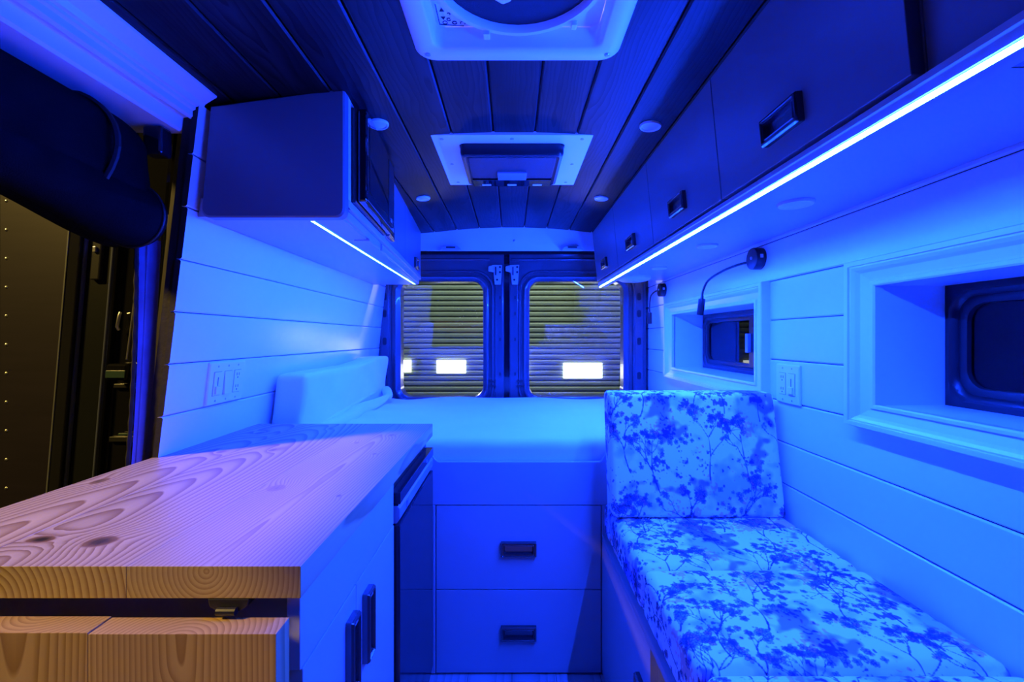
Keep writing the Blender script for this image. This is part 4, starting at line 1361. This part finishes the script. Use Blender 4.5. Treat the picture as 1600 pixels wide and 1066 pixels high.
# sliding door, open and parked outside; its leading edge faces the camera
root = bpy.data.objects.new('door_3', None)
COL.objects.link(root)
place(root, Vector((-1.13, 1.30, -1.15 + ZO)), None)
struct(root, 'black open sliding door edge with latch, seen through the side opening', 'door')
dl = lambda z: 0.085 * z          # tumblehome
def slab(name, xa, xb, y0, y1, z0, z1, mat, bev=0.002, parent=None, n=6):
    b = MB()
    loops = []
    for k in range(n + 1):
        z = z0 + (z1 - z0) * k / n
        e = dl(z)
        loops.append([(xa + e, y0, z), (xb + e, y0, z), (xb + e, y1, z), (xa + e, y1, z)])
    b.loft(loops)
    return b.build(name, mat, parent or root, bevel=bev)
OUTER = plain('dark_outer_skin', (0.006, 0.007, 0.008), 0.3, coat=0.3)
slab('outer_skin', -1.236, -1.205, 1.245, 1.90, -1.25, 0.60, BODYD)
slab('skin_edge', -1.2385, -1.2345, 1.243, 1.262, -1.25, 0.60, plain('bare_metal_edge', (0.14, 0.15, 0.155), 0.35, metal=0.4), 0.0005)
slab('edge_channel', -1.200, -1.120, 1.262, 1.30, -1.25, 0.60, OUTER, 0.008)
slab('edge_bead', -1.203, -1.197, 1.254, 1.264, -1.25, 0.60, plain('navy_bead', (0.05, 0.06, 0.12), 0.35), 0.002)
slab('edge_bead', -1.126, -1.120, 1.254, 1.264, -1.25, 0.60, MATS['navy_bead'], 0.002)
slab('inner_panel', -1.118, -0.995, 1.275, 1.34, -1.25, 0.60, BLACKG, 0.01)
lk = slab('latch', -1.175, -1.150, 1.250, 1.262, 0.16, 0.30, BLACKP, 0.003)
slab('latch_tongue', -1.168, -1.160, 1.244, 1.252, 0.235, 0.25, CHROME, 0.001, lk)
lever = plain('green_reflection_tint', (0.02, 0.045, 0.04), 0.35)  # greenish reflection by the latch, put into the colour
hnd = slab('pull_handle', -1.088, -1.030, 1.225, 1.275, -0.115, -0.070, BLACKG, 0.006)
slab('handle_lip', -1.084, -1.032, 1.222, 1.226, -0.108, -0.088, lever, 0.001, hnd)
slab('pocket_rim', -1.098, -1.020, 1.266, 1.276, -0.29, -0.275, BLACKP, 0.002)
slab('pocket_rim', -1.098, -1.020, 1.266, 1.276, -0.140, -0.128, BLACKP, 0.002)
slab('pocket_lip', -1.070, -1.030, 1.262, 1.268, -0.271, -0.265, lever, 0.001)
b = MB().tube([(-1.090 + dl(0.05), 1.262, 0.070), (-1.090 + dl(0.05), 1.258, 0.062), (-1.091, 1.257, 0.030), (-1.090, 1.262, 0.022)], 0.004, 8)
b.build('striker_pin', CHROME, root, smooth=True)
for x, rr in ((-1.012, 0.006), (-0.994, 0.005), (-0.976, 0.006)):
    b = MB().tube([(x + dl(z) + 0.014 * math.sin((0.30 - z) * 3.2) - 0.028 * max(0, -0.15 - z), 1.262, z) for z in np.linspace(0.34, -1.2, 40)], rr, 8)
    b.build('weather_seal', BLACKR if rr == 0.006 else BLACKG, root, smooth=True)
b = MB().tube([(-1.050 + dl(z) - 0.045 * (0.26 - z), 1.264, z) for z in np.linspace(0.26, -0.06, 10)], 0.0028, 8)
b.build('cable', CHROME, root, smooth=True)

# riveted vehicle wall standing outside
t = thing('riveted_vehicle_wall', 'dark brown riveted metal wall of a vehicle standing outside the side door', 'metal wall', (-2.3, 1.8, -1.7))
MB().box(-3.30, -1.972, 1.752, 1.80, -1.70, 1.7).build('sheet', STEELPANEL, t, bevel=0.002)
MB().box(-1.970, -1.40, 1.750, 1.80, -1.70, 1.7).build('sheet', STEELPANEL, t, bevel=0.002)
riv = None
k = 0
for i in range(30):
    z = 1.3 - i * 0.1105
    if riv is None:
        riv = MB().lathe((-1.945, 1.750, z), (0, -1, 0), [(0.0065, 0), (0.0055, 0.002), (0.003, 0.0035), (0.0005, 0.004)], 10).build('rivet', CHROME, t, smooth=True)
        base = riv.location.copy()
    else:
        o = riv.copy()
        COL.objects.link(o)
        o.parent = t
        o.location = base + Vector((0, 0, -i * 0.1105))

# ground and roller shutter outside the rear doors
b = MB().box(-6, 6, -4, 7, -1.80, -1.70)
struct(b.build('ground', ASPHALT), 'dark asphalt yard outside the van', 'ground')
t = thing('roller_shutter', 'olive green slatted roller shutter seen through the rear door windows', 'shutter', (0, 5.0, -1.7))
PITCH = 0.0585
ns = int(3.3 / PITCH)
first = None
for i in range(ns):
    z = -1.70 + i * PITCH
    if first is None:
        pr = [(5.03, z), (5.006, z), (4.997, z + 0.004), (4.991, z + 0.012), (4.989, z + 0.028), (4.990, z + 0.042), (4.996, z + 0.050), (5.006, z + 0.0545), (5.03, z + 0.0545)]
        first = MB().prism(pr, 'x', -2.4, 2.4).build('slat', SHUT, t)
        base = first.location.copy()
    else:
        o = first.copy()
        COL.objects.link(o)
        o.parent = t
        o.location = base + Vector((0, 0, i * PITCH))
MB().box(-2.4, 2.4, 5.03, 5.06, -1.70, 1.6).build('backing', GAP, t)
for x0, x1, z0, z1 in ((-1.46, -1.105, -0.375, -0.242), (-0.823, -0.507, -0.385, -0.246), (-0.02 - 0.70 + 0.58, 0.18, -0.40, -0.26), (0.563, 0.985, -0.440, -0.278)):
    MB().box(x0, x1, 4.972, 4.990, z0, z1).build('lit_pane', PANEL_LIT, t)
